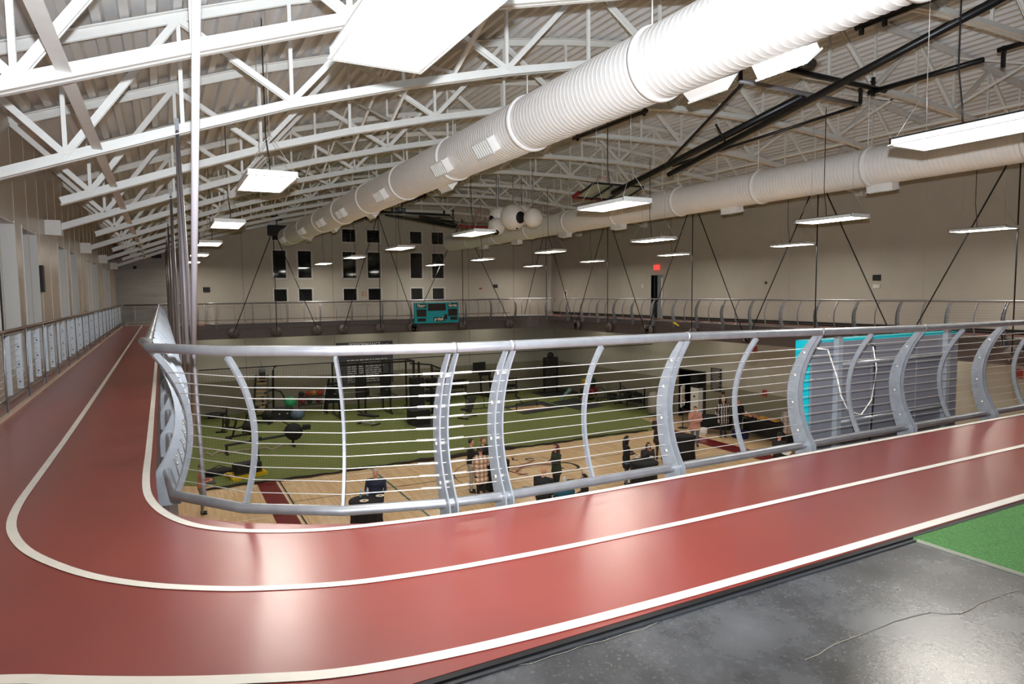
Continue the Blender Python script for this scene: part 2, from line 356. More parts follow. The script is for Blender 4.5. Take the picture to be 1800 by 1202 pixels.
# ------------------------------------------------------------ elevated track
NC = [(XI, 6.2), (-.1, 5.9), (-.08, 5.3), (.02, 5.0), (.18, 4.82), (.41, 4.6), (.78, 4.35), (1.11, 4.18), (1.63, 4.08), (2.15, YN+.01), (3.0, YN)]
def arc(cx, cy, r, a0, a1, n=8): return [(cx+r*math.cos(a0+(a1-a0)*i/n), cy+r*math.sin(a0+(a1-a0)*i/n)) for i in range(n+1)]
hole = NC + [(XJ-1.6, YN)] + arc(XJ-1.6, YN+1.6, 1.6, -PI/2, 0)[1:] + [(XJ, YF-2)] + arc(XJ-2, YF-2, 2, 0, PI/2)[1:] + [(XI+2, YF)] + arc(XI+2, YF-2, 2, PI/2, PI)[1:]
def ring_slab(inner, x0, y0, x1, y1, z0, z1, name, m, label):
    bm = bmesh.new()
    iv = [bm.verts.new((p[0], p[1], z1)) for p in inner]; ov = [bm.verts.new(p) for p in ((x0, y0, z1), (x1, y0, z1), (x1, y1, z1), (x0, y1, z1))]
    ed = [bm.edges.new((iv[i], iv[(i+1) % len(iv)])) for i in range(len(iv))]+[bm.edges.new((ov[i], ov[(i+1) % 4])) for i in range(4)]
    bmesh.ops.triangle_fill(bm, edges=ed, use_beauty=True)
    r = bmesh.ops.extrude_face_region(bm, geom=list(bm.faces)); bmesh.ops.translate(bm, vec=(0, 0, z0-z1), verts=[e for e in r['geom'] if isinstance(e, bmesh.types.BMVert)])
    bmesh.ops.recalc_face_normals(bm, faces=bm.faces)
    me = bpy.data.meshes.new(name); bm.to_mesh(me); bm.free(); me.materials.append(m)
    return struct(link(name, me), label)
ring_slab(hole, XL, 2.335, XR, YE, -.13, 0, 'floor_track', TRACKM, 'glossy brick-red running track around the opening')
# painted lines of the track
inl = [(-.16, 34), (-.16, 20), (-.17, 7.3), (-.18, 6.35), (-.17, 5.75), (-.13, 5.4), (-.06, 5.1), (.04, 4.84), (.15, 4.66), (.31, 4.49), (.56, 4.32), (.82, 4.2), (1.1, 4.13), (1.45, 4.07), (1.85, 4.02), (2.4, 3.99), (3.2, 3.975), (XJ-1.6, 3.975)] + arc(XJ-1.6, YN+1.6, 1.65, -PI/2, 0)[1:] + arc(XJ-2, YF-2, 2.05, 0, PI/2)
mdl = [(-.93, 38.9), (-.94, 20), (-.95, 9), (-.98, 6.4), (-.985, 5.8), (-.95, 5.3), (-.84, 4.88), (-.70, 4.56), (-.43, 4.13), (-.15, 3.84), (.11, 3.65), (.36, 3.5), (.76, 3.34), (1.05, 3.28), (1.4, 3.23), (2.07, 3.185), (2.9, 3.165), (4, 3.16), (XR-1, 3.16)]
oul = [(XL+.02, 3.9), (-1.3, 3.42), (-.63, 3.16), (-.33, 2.97), (-.03, 2.80), (.26, 2.66), (.56, 2.53), (1.02, 2.45), (1.56, 2.41), (2.3, 2.385), (3.96, 2.37), (XR-.1, 2.37)]
def smooth(pts, it=2):
    for _ in range(it):
        q = [pts[0]]
        for a, b in zip(pts, pts[1:]): q += [(a[0]*.75+b[0]*.25, a[1]*.75+b[1]*.25), (a[0]*.25+b[0]*.75, a[1]*.25+b[1]*.75)]
        pts = q+[pts[-1]]
    return pts
line(smooth(inl), .055, LINEM, 'track_line', .004, 'line', 'white line at the inner edge of the running track')
line(smooth(mdl), .055, LINEM, 'track_line', .004, 'line', 'white line between the two running lanes')
line(smooth(oul), .065, LINEM, 'track_line', .004, 'line', 'white line at the outer edge of the track by the concrete')
wall('floor_mezzanine', CONC, 'dark polished concrete floor beside the track', (XL, YB, -.15, XR, 2.335, -.02))
wall('trim_21', BLACKM, 'black rubber edge strip between track and concrete', (.3, 2.30, -.02, XR, 2.34, -.002))
wall('trim_22', DARKP, 'grey metal angle along the rubber edge strip', (.3, 2.275, -.02, 3.95, 2.30, -.012))
CR0 = mat('joint_filler', S(150, 150, 134), .6)
wall('floor_turf_patch', TURF2, 'bright green turf inlay on the mezzanine floor', (3.96, YB+1, -.02, 9.8, 2.30, -.004))
wall('trim_23', CR0, 'pale joint between turf inlay and concrete', (3.945, YB+1, -.02, 3.96, 2.27, -.006))
CR = mat('crack_filler', S(140, 134, 122), .6)
ck = [at(px, py, 2, -.019) for px, py in ((905, 1170), (935, 1166), (970, 1153), (996, 1146), (1023, 1135), (1060, 1127), (1100, 1113), (1130, 1106), (1167, 1088), (1185, 1084), (1200, 1068))]
line([(p.x, p.y) for p in ck], .004, CR, 'floor_crack', -.018, 'crack', 'thin pale crack in the concrete near the track edge')
ck = [at(px, py, 2, -.019) for px, py in ((1414, 1160), (1440, 1150), (1452, 1141), (1468, 1132), (1495, 1122), (1514, 1115), (1545, 1103), (1572, 1092), (1605, 1083), (1637, 1076), (1660, 1079), (1690, 1078), (1708, 1070), (1722, 1060), (1745, 1052), (1771, 1042), (1795, 1036))]
line([(p.x, p.y) for p in ck], .005, CR, 'floor_crack', -.018, 'crack', 'long pale crack across the dark concrete near the turf inlay')
# brown I-beams under the edge of the opening
def ibeam(pts, name, label, z0=-.72, z1=-.2, w=.2):
    m = MB()
    for a, b in zip(pts, pts[1:]):
        for zz, ww, hh in ((z0, w, .03), (z1, w, .03), ((z0+z1)/2, .03, z1-z0)):
            m.bar((a[0], a[1], zz), (b[0], b[1], zz), ww, hh)
    m2 = m.build(name, BROWN); struct(m2, label, 'beam'); return m2
o_ = .06
def fascia(pts, i, label):
    m = MB()
    for a, b in zip(pts, pts[1:]): m.bar((a[0], a[1], -.1), (b[0], b[1], -.1), .02, .19)
    struct(m.build('trim_%d' % i, BROWN), label)
fascia([(XI+.012, 6.3), (XI+.012, YF-2)], 30, 'brown edge channel of the left straight'); fascia([(XI+2, YF-.012), (XJ-2, YF-.012)], 31, 'brown edge channel of the far straight'); fascia([(XJ-.012, 5.7), (XJ-.012, YF-2)], 32, 'brown edge channel of the straight by the long wall')
fascia([(p[0], p[1]) for p in arc(XJ-2, YF-2, 1.988, 0, PI/2)], 33, 'brown edge channel around the corner by the pale pipe'); fascia([(p[0], p[1]) for p in arc(XI+2, YF-2, 1.988, PI/2, PI)], 34, 'brown edge channel around the far end of the left straight')
ibeam([(XI+o_, 6.2), (XI+o_, YF-2)], 'beam', 'brown steel beam under the left straight')
ibeam([(XI+2, YF-o_), (XJ-2, YF-o_)], 'beam', 'brown steel beam under the far straight')
ibeam([(p[0], p[1]) for p in arc(XI+2, YF-2, 2-o_, PI/2, PI)], 'beam', 'curved brown beam under the far end of the left straight')
ibeam([(p[0], p[1]) for p in arc(XJ-2, YF-2, 2-o_, 0, PI/2)], 'beam', 'curved brown beam under the corner by the pale pipe')
ibeam([(XJ-o_, 5.6), (XJ-o_, YF-2)], 'beam', 'brown steel beam under the straight by the long wall')
ibeam([(1.9, YN+.02), (XJ-1.6, YN+.02)], 'beam', 'brown steel beam under the near straight', -.72, -.3)
# ------------------------------------------------------------ roof trusses
BX = [-.96, 1.75, 5.18, 8.4, 11.6, 14.8, 18.0, 21.2]
TX = [.35, 3.4, 6.8, 10.0, 13.2, 16.4, 19.6]
def chord_mesh(m, xs, off, flip):
    for a, b in zip(xs, xs[1:]):
        p, q = Vector((a, 0, zc(a)+off)), Vector((b, 0, zc(b)+off))
        s = -1 if flip else 1
        for sy in (-1, 1):
            m.bar(p+Vector((0, sy*.018, 0)), q+Vector((0, sy*.018, 0)), .012, .13, side=(0, 1, 0))
            m.bar(p+Vector((0, sy*.05, -.06*s)), q+Vector((0, sy*.05, -.06*s)), .07, .014, side=(0, 1, 0))
def truss(y, free, label, i):
    t = thing('roof_truss', label, 'truss', (0, y, 0), 'white arched roof trusses')
    xs = ([-1.38] if free else [XL])+BX[:]+([21.7] if free else [XR])
    allx = sorted(set([xs[0]]+[x for x in BX+TX if xs[0] < x < xs[-1]]+[xs[-1]]))
    m = MB(); chord_mesh(m, allx, 0, False); link('bottom_chord', m.mesh('bottom_chord', WHITE), t)
    tx = sorted([XL]+BX+TX+[22.8, XR]); m = MB(); chord_mesh(m, tx, TD, True); link('top_chord', m.mesh('top_chord', WHITE), t)
    def mem(name, a, b, w):
        m = MB()
        a, b = Vector(a), Vector(b)
        for sy in (-1, 1): m.bar(a+Vector((0, sy*(w/2-.012+.0), 0)), b+Vector((0, sy*(w/2-.012), 0)), .02, w*.9, side=(0, 1, 0))
        m.bar(a, b, w*.7, .016, side=(0, 1, 0))
        link(name, m.mesh(name, WHITE), t)
    B = lambda x: (x, 0, zc(x)+.03); T = lambda x: (x, 0, zc(x)+TD-.03)
    tt = [XL+.03]+TX+[22.8]
    for k, bx in enumerate(BX):
        mem('diagonal', B(bx), T(tt[k]), .09); mem('diagonal', B(bx), T(tt[k+1]), .09); mem('vertical_web', B(bx), T(bx), .055)
    for x in TX: mem('vertical_web', B(x), T(x), .055)
    if not free:
        for x in (XL+.13, XR-.13):
            MB().box((x, 0, zc(x)+.02), (.28, .3, .3)).build('wall_bracket', WHITE, t)
    return t
yt = []; k = 0
for k in range(-1, 6):
    yt += [(Y0+P*k, False), (Y0+P*(k+.5), True)]
yt = [(y, f) for y, f in sorted(yt) if y > -1 and y < YE-.3]
proto = {}
for i, (y, f) in enumerate(yt):
    lab = 'white arched steel roof truss, %s%s' % (nth(i), ', chord stopping short of the walls' if f else ', bracketed to the wall')
    if f not in proto: proto[f] = truss(y, f, lab, i)
    else: copy_thing(proto[f], (0, y, 0), lab)
# lengthwise bridging
for x, dz, lab in ((-.62, .0, 'above the left straight'), (9.9, .1, 'near the ridge'), (19.0, .1, 'toward the long wall')):
    m = MB((x, 0, 0)); z = zc(x)+dz
    m.bar((x, -1, z), (x, YE, z), .11, .014, side=(1, 0, 0)); m.bar((x-.05, -1, z+.03), (x-.05, YE, z+.03), .012, .06, side=(1, 0, 0))
    tag(m.build('bridging_strut', WHITE), 'long white angle strut running lengthwise under the trusses %s' % lab, 'strut', 'lengthwise bridging struts')
for x, lab in ((4.25, 'over the first duct'), (11.6, 'at the middle of the roof'), (18.0, 'over the second duct')):
    t = thing('cross_bracing', 'row of white crossed braces between trusses %s' % lab, 'bracing', (x, 0, 0), 'cross bracing rows')
    ys = [y for y, f in yt]
    for a, b in zip(ys, ys[1:]):
        for s in (0, 1):
            m = MB(); z0, z1 = zc(x)+.08, zc(x)+TD-.1
            m.bar((0, a, z1 if s else z0), (0, b, z0 if s else z1), .05, .05, side=(1, 0, 0)); link('brace', m.mesh('brace', WHITE), t)
# ------------------------------------------------------------ spiral ducts
def duct(x, z, r, y0, y1, label, regs):
    t = thing('air_duct', label, 'duct', (x, y0, z), 'white spiral air ducts')
    m = MB(); n = 40; V = []; yy = 0; L = y1-y0; rows = []
    while yy < L:
        for dy, dr in ((0, 0), (.082, 0), (.088, .001), (.092, .006), (.096, .001)): rows.append((yy+dy, r+dr))
        yy += .1
    rows = [(min(a, L), b) for a, b in rows]
    for a, rr in rows: V += [(rr*math.cos(2*PI*k/n), a, rr*math.sin(2*PI*k/n)) for k in range(n)]
    m.add(V, [(i*n+k, (i+1)*n+k, (i+1)*n+(k+1) % n, i*n+(k+1) % n) for i in range(len(rows)-1) for k in range(n)]+[tuple(range(n)), tuple((len(rows)-1)*n+k for k in range(n))], 0, True)
    link('duct_shell', m.mesh('duct_shell', DUCTM), t)
    k = -2; fl_ = None
    while 6.67+3.245*k < y1-.3:
        y = 6.67+3.245*k-y0; k += 1
        if y < .2: continue
        if fl_ is None:
            m = MB(); pr = [(r, -.05), (r+.03, -.045), (r+.036, 0), (r+.03, .045), (r, .05)]
            V = [(a*math.cos(2*PI*q/n), b, a*math.sin(2*PI*q/n)) for a, b in pr for q in range(n)]
            m.add(V, [(i*n+q, (i+1)*n+q, (i+1)*n+(q+1) % n, i*n+(q+1) % n) for i in range(4) for q in range(n)], 0, True); fl_ = m.mesh('flange', DUCTM)
        link('flange', fl_, t, (0, y, 0))
        h = MB(); top = zc(x)-z
        h.cyl((0, y+.12, r), (0, y+.12, top), .012, 6); h.build('hanger_rod', WHITE, t)
    for (y, ang) in regs:
        R_ = Matrix.Rotation(ang, 3, 'Y')       # local -Z points outwards
        m = MB(); m.box(R_ @ Vector((0, 0, -(r+.04))) + Vector((0, y-y0, 0)), (.26, .62, .2), R_); 
        rg = m.build('register', DUCTM, t)
        g = MB()
        c = R_ @ Vector((0, 0, -(r+.148)))+Vector((0, y-y0, 0))
        g.box(c, (.3, .66, .02), R_)
        for j in range(7):
            g.box(c+R_ @ Vector((0, (j-3)*.085, -.014)), (.24, .012, .02), R_)
        g.build('register_grille', WHITE, rg)
    return t
LA, RA = math.radians(58), math.radians(-52)
duct(5.67, 4.36, .44, 1.0, 34.5, 'big white spiral duct hanging nearer the left straight',
     [(5.0, RA+.25), (6.2, RA), (10.8, LA), (12.9, LA), (14.6, RA), (17.2, LA), (20.8, RA), (21.5, LA), (24.6, LA), (26.0, RA), (28.2, LA), (31, RA), (33, LA)])
duct(14.9, 4.36, .44, 1.0, 35.5, 'white spiral duct hanging nearer the long wall',
     [(4.0, RA+.7), (9.7, RA+.75), (14.3, RA+.75), (19.6, .1), (23.2, .1), (27.4, .1), (31, .1)])
# ------------------------------------------------------------ hanging light panels
def panel_light():
    t = thing('pendant_light', 'x', 'light', (0, 0, 0), 'flat hanging light panels')
    W, L, H = .66, 1.52, .085
    m = MB()
    for a in ((-W/2, -L/2, W/2, -L/2+.02), (-W/2, L/2-.02, W/2, L/2), (-W/2, -L/2, -W/2+.02, L/2), (W/2-.02, -L/2, W/2, L/2)): m.bb(a[0], a[1], 0, a[2], a[3], H)
    m.bb(-W/2, -L/2, H-.015, W/2, L/2, H); m.bb(-W/2-.012, -L/2-.012, 0, W/2+.012, -L/2+.03, .012); m.bb(-W/2-.012, L/2-.03, 0, W/2+.012, L/2+.012, .012)
    for sx in (-1, 1): m.bb(sx*W/2-.015, -L/2, 0, sx*W/2+.015, L/2, .012)
    m.build('housing', WHITE, t)
    MB().bb(-W/2+.02, -L/2+.02, .012, W/2-.02, L/2-.02, .022).build('diffuser', LAMP, t)
    for sy in (-1, 1):
        for sx in (-1, 1):
            MB().cyl((sx*W/2*.9, sy*L/2*.93, H), (0, sy*L/2*.72, .62), .004, 4).build('hanger_wire', WIRE, t)
    for sy in (-1, 1): MB().cyl((0, sy*L/2*.72, .62), (0, sy*L/2*.72, 2.6), .005, 4).build('hanger_cable', WIRE, t)
    MB().tube([(.1, .2, H), (.1, .22, H+.3), (.06, .25, H+.7), (.06, .25, 2.7)], .009, 5).build('power_cord', BLACKM, t)
    return t
pl = None
for ri, x in enumerate((1.44, 7.78, 14.2, 20.8)):
    for k in range(6):
        y = 4.0+P*k
        if ri == 3 and k == 0: y = 4.6
        lab = '%s glowing flat light panel in the %s row from the tan wall' % (['nearest', 'second', 'third', 'fourth', 'fifth', 'farthest'][k], ['first', 'second', 'third', 'fourth'][ri])
        if pl is None: pl = panel_light(); pl.location = (x, y, 3.13-.0); pl['label'] = lab
        else:
            c = copy_thing(pl, (x, y, 3.13), lab)
            if ri == 0:
                for ch in c.children:
                    if ch.name.startswith(('hanger_cable', 'power_cord')): pass
# ------------------------------------------------------------ guardrails around the opening
def og(z):   # outer outline of a curved post, measured from the deck edge
    if z < 0: return .2
    return .31-.44*(z-.5)**2 if z < .5 else .31-.86*(z-.5)**2
def ig(z):
    if z < 0: return .02
    return .19-.76*(z-.5)**2 if z < .5 else .19-.66*(z-.5)**2
def oc(z): return (og(z)+ig(z))/2
def post_mesh(kind, ztop=1.06):
    m = MB(); n = 14; zb = -.24 if kind == 'main' else .03; zz = [zb+(ztop-zb)*i/n for i in range(n+1)]
    if kind == 'main':
        for s in (-1, 1):
            poly = [(s*.03-.006, og(z), z) for z in zz]+[(s*.03-.006, ig(z), z) for z in reversed(zz)]
            n2 = len(zz); V = [Vector(p) for p in poly]; W = [p+Vector((.012, 0, 0)) for p in V]; N = len(V)
            F = []
            for i in range(n2-1):
                F += [(i, i+1, N-2-i, N-1-i), (N+i, N+N-1-i, N+N-2-i, N+i+1)]
            F += [(i, (i+1) % N, N+(i+1) % N, N+i) for i in range(N)]
            m.add(V+W, [f if len(set(f)) == 4 else f for f in F])
    else:
        w = .028
        for i in range(n):
            a, b = zz[i], zz[i+1]; ca, cb = (oc(a), oc(b))
            m.bar((0, ca, a), (0, cb, b), .012 if kind == 'flat' else .02, w*2-.012, side=(1, 0, 0))
    return m.mesh('post', GALVP)
PM = post_mesh('main'); PT = post_mesh('thin')
BOLT = MB().cyl((-.045, 0, 0), (.045, 0, 0), .013, 8).mesh('bolt', WIRE)
NW = 11
WZ = [.13+.082*i for i in range(NW)]
def guardrail(label, nodes, turn=None, group='curved-post cable guardrails', ztop=lambda p: 1.1):
    """nodes: (x, y, nx, ny, kind) with (nx,ny) pointing over the opening"""
    t = thing('guardrail', label, 'guardrail', (nodes[0][0], nodes[0][1], 0), group)
    o = Vector((nodes[0][0], nodes[0][1], 0))
    P3 = lambda nd, off, z: (nd[0]+nd[2]*off, nd[1]+nd[3]*off, z)
    m = MB(o); m.tube([P3(nd, -.02, ztop(nd)) for nd in nodes], .034, 12)
    for nd in nodes[1:-1]:
        if nd[4] == 'main': 
            c = Vector(P3(nd, -.02, ztop(nd)))
            d = Vector((nd[3], -nd[2], 0)); m.cyl(c-d*.012, c+d*.012, .037, 12)
    m.build('handrail', GALV, t)
    MB(o).tube([P3(nd, .11, .035) for nd in nodes], .036, 12).build('bottom_rail', GALV, t)
    for z in WZ:
        MB(o).tube([P3(nd, oc(z), z) for nd in nodes], .0036, 5).build('cable', WIRE, t)
    for nd in nodes:
        if nd[4] in ('main', 'thin'):
            p = link('post', PM if nd[4] == 'main' else PT, t, Vector((nd[0], nd[1], 0))-o); p.rotation_euler[2] = math.atan2(nd[3], nd[2])-PI/2
            p.scale = (1, 1, ztop(nd)/1.1)
            if nd[4] == 'main':
                for z in (.16, .42, .68, .9): link('bolt', BOLT, p, (0, (og(z)+ig(z))/2, z))
    return t
near = [(-.13, 6.15, 1, .05, 'main'), (-.07, 5.32, .86, .5, 'thin'), (.36, 4.72, .72, .7, 'thin'), (.98, 4.30, .4, .92, 'thin'), (1.72, 4.09, 0, 1, 'main'), (2.13, 4.04, 0, 1, 'main'), (2.9, YN, 0, 1, 'thin')]
x = 3.72; i = 0
while x < XJ-1.7:
    near.append((x, YN, 0, 1, 'main' if i % 2 == 0 else 'thin')); x += .8 if i else .82; i += 1
near += [(XJ-1.6, YN, 0, 1, 'none')]+[(XJ-1.6+1.6*math.cos(a), YN+1.6+1.6*math.sin(a), -math.cos(a), -math.sin(a), 'thin') for a in (-PI/3, -PI/6)]
def zt(nd): return 1.135 if nd[0] < 3.8 and nd[1] < 7 else (1.135-.045*min(1, (nd[0]-3.8)/3) if nd[1] < 7 else 1.1)
ng = guardrail('grey steel guardrail with curved posts and wires along the near bend and straight', near, ztop=zt)
o = Vector((near[0][0], near[0][1], 0))
# turnbuckles where the wires are tensioned
for ni, dirn in ((4, 1), (4, -1), (0, 1)):
    nd = near[ni]; nx_ = near[ni+dirn]
    for z in WZ:
        a = Vector((nd[0]+nd[2]*oc(z), nd[1]+nd[3]*oc(z), z)); b = Vector((nx_[0]+nx_[2]*(og(z)-.03), nx_[1]+nx_[3]*(og(z)-.03), z)); d = (b-a).normalized()
        m = MB(o); m.tube([a+d*.035, a+d*.05, a+d*.085, a+d*.095, a+d*.17, a+d*.175], [.012, .008, .008, .0085, .0085, .005], 8); m.build('turnbuckle', WIRE, ng)
lf = []
y = 6.98; i = 0
while y < YF-2: lf.append((XI, y, 1, 0, 'thin' if i % 2 == 0 else 'main')); y += .8; i += 1
lf += [(XI+2-2*math.cos(a), YF-2+2*math.sin(a), math.cos(a), -math.sin(a), 'thin') for a in (.2, .6, 1.0, 1.4)]
guardrail('guardrail of curved steel plates along the left straight', [(XI, 6.2, 1, 0, 'none')]+lf)
fr_ = []
x = 3.3; i = 0
fr_ = [(XI+2, YF, 0, -1, 'thin'), (2.4, YF, 0, -1, 'main')]
while x < XJ-2: fr_.append((x, YF, 0, -1, 'thin' if i % 2 == 0 else 'main')); x += .86; i += 1
fr_ += [(XJ-2+2*math.sin(a), YF-2+2*math.cos(a), -math.sin(a), -math.cos(a), 'main' if q % 2 else 'thin') for q, a in enumerate((.2, .5, .8, 1.1, 1.4))]
guardrail('guardrail with curved posts along the far straight behind the small scoreboard', fr_)
rt = []; y = 7.05; i = 0
while y < YF-2: rt.append((XJ, y, -1, 0, 'main' if i % 2 == 0 else 'thin')); y += .775; i += 1
guardrail('guardrail with curved posts along the straight by the long wall', rt)
# ------------------------------------------------------------ outer fence with flat plates
def fence(label, pts_fn, n0, n1, step=1.6):
    t = thing('plate_fence', label, 'fence', pts_fn(n0), 'flat-plate fences outside the track')
    o = Vector(pts_fn(n0)); d = (Vector(pts_fn(n1))-o).normalized(); nrm = Vector((-d.y, d.x, 0))   # away from track
    L = (Vector(pts_fn(n1))-o).length
    m = MB(o); m.tube([o+Vector((0, 0, 1.06)), o+d*L+Vector((0, 0, 1.06))], .022, 8); m.tube([o+Vector((0, 0, 1.02))+nrm*.05, o+d*L+Vector((0, 0, 1.02))+nrm*.05], .012, 6); m.build('handrail', mat('brown_rail', S(120, 104, 96), .35, .5), t)
    m = MB(o); m.bar(o+Vector((0, 0, .15))+nrm*.04, o+d*L+Vector((0, 0, .15))+nrm*.04, .05, .05); m.build('bottom_rail', mat('brown_rail', S(120, 104, 96), .35, .5), t)
    m = MB(o); m.bar(o+Vector((0, 0, .015))-nrm*.02, o+d*L+Vector((0, 0, .015))-nrm*.02, .05, .03); m.build('kerb_strip', mat('beige_kerb', S(190, 172, 154), .5), t)
    for z in WZ: MB(o).tube([o+Vector((0, 0, z+.06))+nrm*.03, o+d*L+Vector((0, 0, z+.06))+nrm*.03], .0035, 4).build('cable', WIRE, t)
    FPM = mat('pale_blue_grey_plate', S(196, 206, 216), .4, .1, var=.04)
    def plate(bolts):
        m = MB(); poly = [(0, .0, .2), (0, .075, .2), (0, .075, .93), (0, .0, 1.0)]
        m.prism(poly, (.012, 0, 0))
        if bolts:
            for z in (.3, .55, .8): m.cyl((-.012, .038, z), (.02, .038, z), .011, 6, mi=1)
        return m.mesh('post_plate', [FPM, BLACKM])
    A, B = plate(False), plate(True); an = math.atan2(d.y, d.x)
    rod = MB().cyl((0, 0, .0), (0, 0, 1.05), .013, 6).mesh('rod', GALV); br = MB().box((0, .01, .085), (.12, .02, .1)).mesh('bracket', GALVP)
    k = 0
    while k*step < L-.1:
        q = d*(k*step)
        for me, dd, nm in ((rod, 0, 'rod'), (A, .4*step/1.6, 'post_plate'), (B, 1.2*step/1.6, 'post_plate'), (br, .05, 'bracket')):
            pp = q+d*dd
            if dd+k*step > L: continue
            p = link(nm, me, t, pp); p.rotation_euler[2] = an
        k += 1
    return t
fence('pale plate fence along the tan window wall', lambda y: (XF, y, 0), 5.6, YE-.4)
fence('plate fence in front of the far end wall', lambda x: (x, YE-.25, 0), XF+.1, 20.5, 1.9)
# ------------------------------------------------------------ suspension rods
def rods(base, name, label, plane, c, apex_z, half, zb=-.42, axis='y', group='track suspension rods', m_=None, r=.02):
    """three rods from one point down to the beam; base = (x,y) under the apex"""
    t = thing('suspension_rods', label, 'rods', (base[0], base[1], 0), group); m_ = m_ or BLACKM
    d = Vector((0, 1, 0)) if axis == 'y' else Vector((1, 0, 0))
    for s in (-1, 0, 1):
        a = Vector((0, 0, apex_z)); b = d*(s*half)+Vector((0, 0, zb))
        mm = MB(); mm.cyl(a, b, r*(1.3 if s == 0 and r > .02 else 1), 8); mm.build('rod', m_, t)
    if r > .02:
        mm = MB(); mm.box((0, 0, apex_z), (.05, .05, .3)); mm.cyl((0, -.05, apex_z-.12), (0, .05, apex_z-.12), .03, 8); mm.build('clevis', GALVP, t)
    return t
def gusset(p, axis, label):
    mm = MB(p); d = Vector((.03, 0, 0)) if axis == 'y' else Vector((0, .03, 0))
    mm.cyl(Vector(p)-d, Vector(p)+d, .27, 24)
    g = mm.build('beam_gusset', BROWN); tag(g, label, 'gusset', 'round gusset plates on the beams')
    for k in range(4):
        a = k*PI/2+.6; q = Vector((0, math.cos(a), math.sin(a))) if axis == 'y' else Vector((math.cos(a), 0, math.sin(a)))
        MB().cyl(q*.15-d*1.4, q*.15+d*1.4, .02, 6).build('bolt', GALV, g)
ST = mat('rod_steel', S(128, 122, 124), .45, .2)
for k in range(0, 5):
    y = Y0+P*(k+1)-.0
    rods((XI+.38, y), '', 'tall grey hanger rods beside the left straight, %s' % nth(k), 'x', XI+.38, zc(XI+.38), 3.0, r=.021, m_=ST)
    gusset((XI+.2, y, -.46), 'y', 'round gusset on the beam of the left straight, %s' % nth(k))
rd = thing('suspension_rod', 'single thick pale rod rising past the near bend to the roof', 'rod', (XI+.38, 3.5, 0), 'track suspension rods')
MB().cyl((0, 5.9, -.42), (0, 0, 4.4), .028, 10).build('rod', mat('rod_pale', S(176, 170, 176), .4), rd)
for k in range(0, 5):
    y = Y0+P*(k+1)
    if y > YF: continue
    rods((XJ-.3, y), '', 'thin dark rods fanning down beside the long wall, %s' % nth(k), 'x', 0, 5.65, 3.1)
    for dy in (0, -3.1, 3.1): 
        if y+dy < YF-1: gusset((XJ-.22, y+dy, -.46), 'y', 'round gusset under the %s fan of rods by the long wall, %s rod' % (['nearest', 'second', 'third', 'fourth', 'fifth'][k], {0: 'middle', -3.1: 'near', 3.1: 'far'}[dy]))
for k, (x, az) in enumerate(((5.3, 4.9), (10.9, 5.9), (16.0, 5.9))):
    rods((x, YF-.32), '', 'thin dark rods fanning down to the far straight, %s fan from the tan wall' % ['first', 'second', 'third'][k], 'y', 0, az, 2.1 if k != 2 else 3.2, axis='x')
    for dx in (-2.1, 0, 2.1) if k != 2 else (-3.2, 0, 3.2): gusset((x+dx, YF-.24, -.46), 'x', 'round gusset on the far beam under the %s rod fan, %s rod' % (['first', 'second', 'third'][k], 'left' if dx < 0 else 'middle' if dx == 0 else 'right'))
# ------------------------------------------------------------ scoreboards
def txt_on(t, s, size, m, loc, rot, **k): return text(s, size, m, t, loc, rot, **k)
LEDK = mat('dark_display', S(34, 14, 16), .35); LETW = mat('white_print', S(224, 220, 212), .5); GREYB = mat('grey_back_panel', S(112, 111, 118), .5, .2, var=.05, scale=3)
def scoreboard(loc, label, flip):
    t = thing('scoreboard', label, 'scoreboard', loc, 'teal scoreboards'); W, H, D = 2.75, 1.2, .17
    rz = 0
    MB().box((0, 0, 0), (W, D, H)).build('cabinet', TEAL if not flip else [TEAL], t)
    y = -D/2-.008 if not flip else D/2+.008
    rot = (PI/2, 0, 0) if not flip else (PI/2, 0, PI); s = 1 if not flip else -1
    for (x, z, w_, h_) in ((0, .33, 1.1, .42), (-.96, .0, .58, .42), (.99, .0, .58, .42), (-.96, -.4, .5, .18), (1.05, -.35, .46, .18), (.55, -.25, .18, .3), (-.96, .42, .6, .24), (.99, .42, .6, .24), (.12, -.38, .66, .24)):
        MB().box((s*x, y, z), (w_, .02, h_)).build('display', LEDK, t)
    yy = y-.014*s
    for st, x, z, sz in (('Home', -.96, .42, .27), ('Guests', .99, .42, .25), ('period', .1, -.37, .27)): txt_on(t, st, sz, LETW, (s*x, yy, z), rot, ext=.003, sx=.75, bold=.008)
    return t
fs = scoreboard((14.25, YF-.42, .36), 'teal scoreboard reading Home, Guests and period on the far guardrail', False)
ns = scoreboard((7.38, 4.72, .36), 'large teal-edged scoreboard seen from its grey back outside the near guardrail', True)
yb = -.17/2
MB().box((.0, yb-.012, -.01), (2.71, .024, 1.17)).build('back_panel', GREYB, ns)
for x in (-.98, 1.05):
    MB().box((x, yb-.055, -.12), (.07, .06, 1.5)).build('mounting_upright', GALVP, ns)
for z in (.33, -.3): MB().cyl((-.98, yb-.06, z), (1.05, yb-.06, z), .022, 10).build('mounting_tube', GALV, ns)
for x in (-.35, .5): MB().box((x, yb-.03, -.02), (.03, .012, 1.1)).build('panel_rib', GREYB, ns)
MB().tube([(-1.3, yb-.04, .52), (-1.15, yb-.05, .5), (-1.05, yb-.1, .2), (-.98, yb-.1, 0), (-.85, yb-.1, -.18), (-.6, yb-.08, -.25), (-.42, yb-.08, -.1), (-.35, yb-.08, .25), (-.38, yb-.05, .5)], .008, 6).build('cord', LETW, ns)
MB().tube([(-.45, yb-.05, .53), (-.36, yb-.06, .5), (-.36, yb-.07, 0), (-.4, yb-.06, -.58)], .01, 6).build('cord', BLACKM, ns)
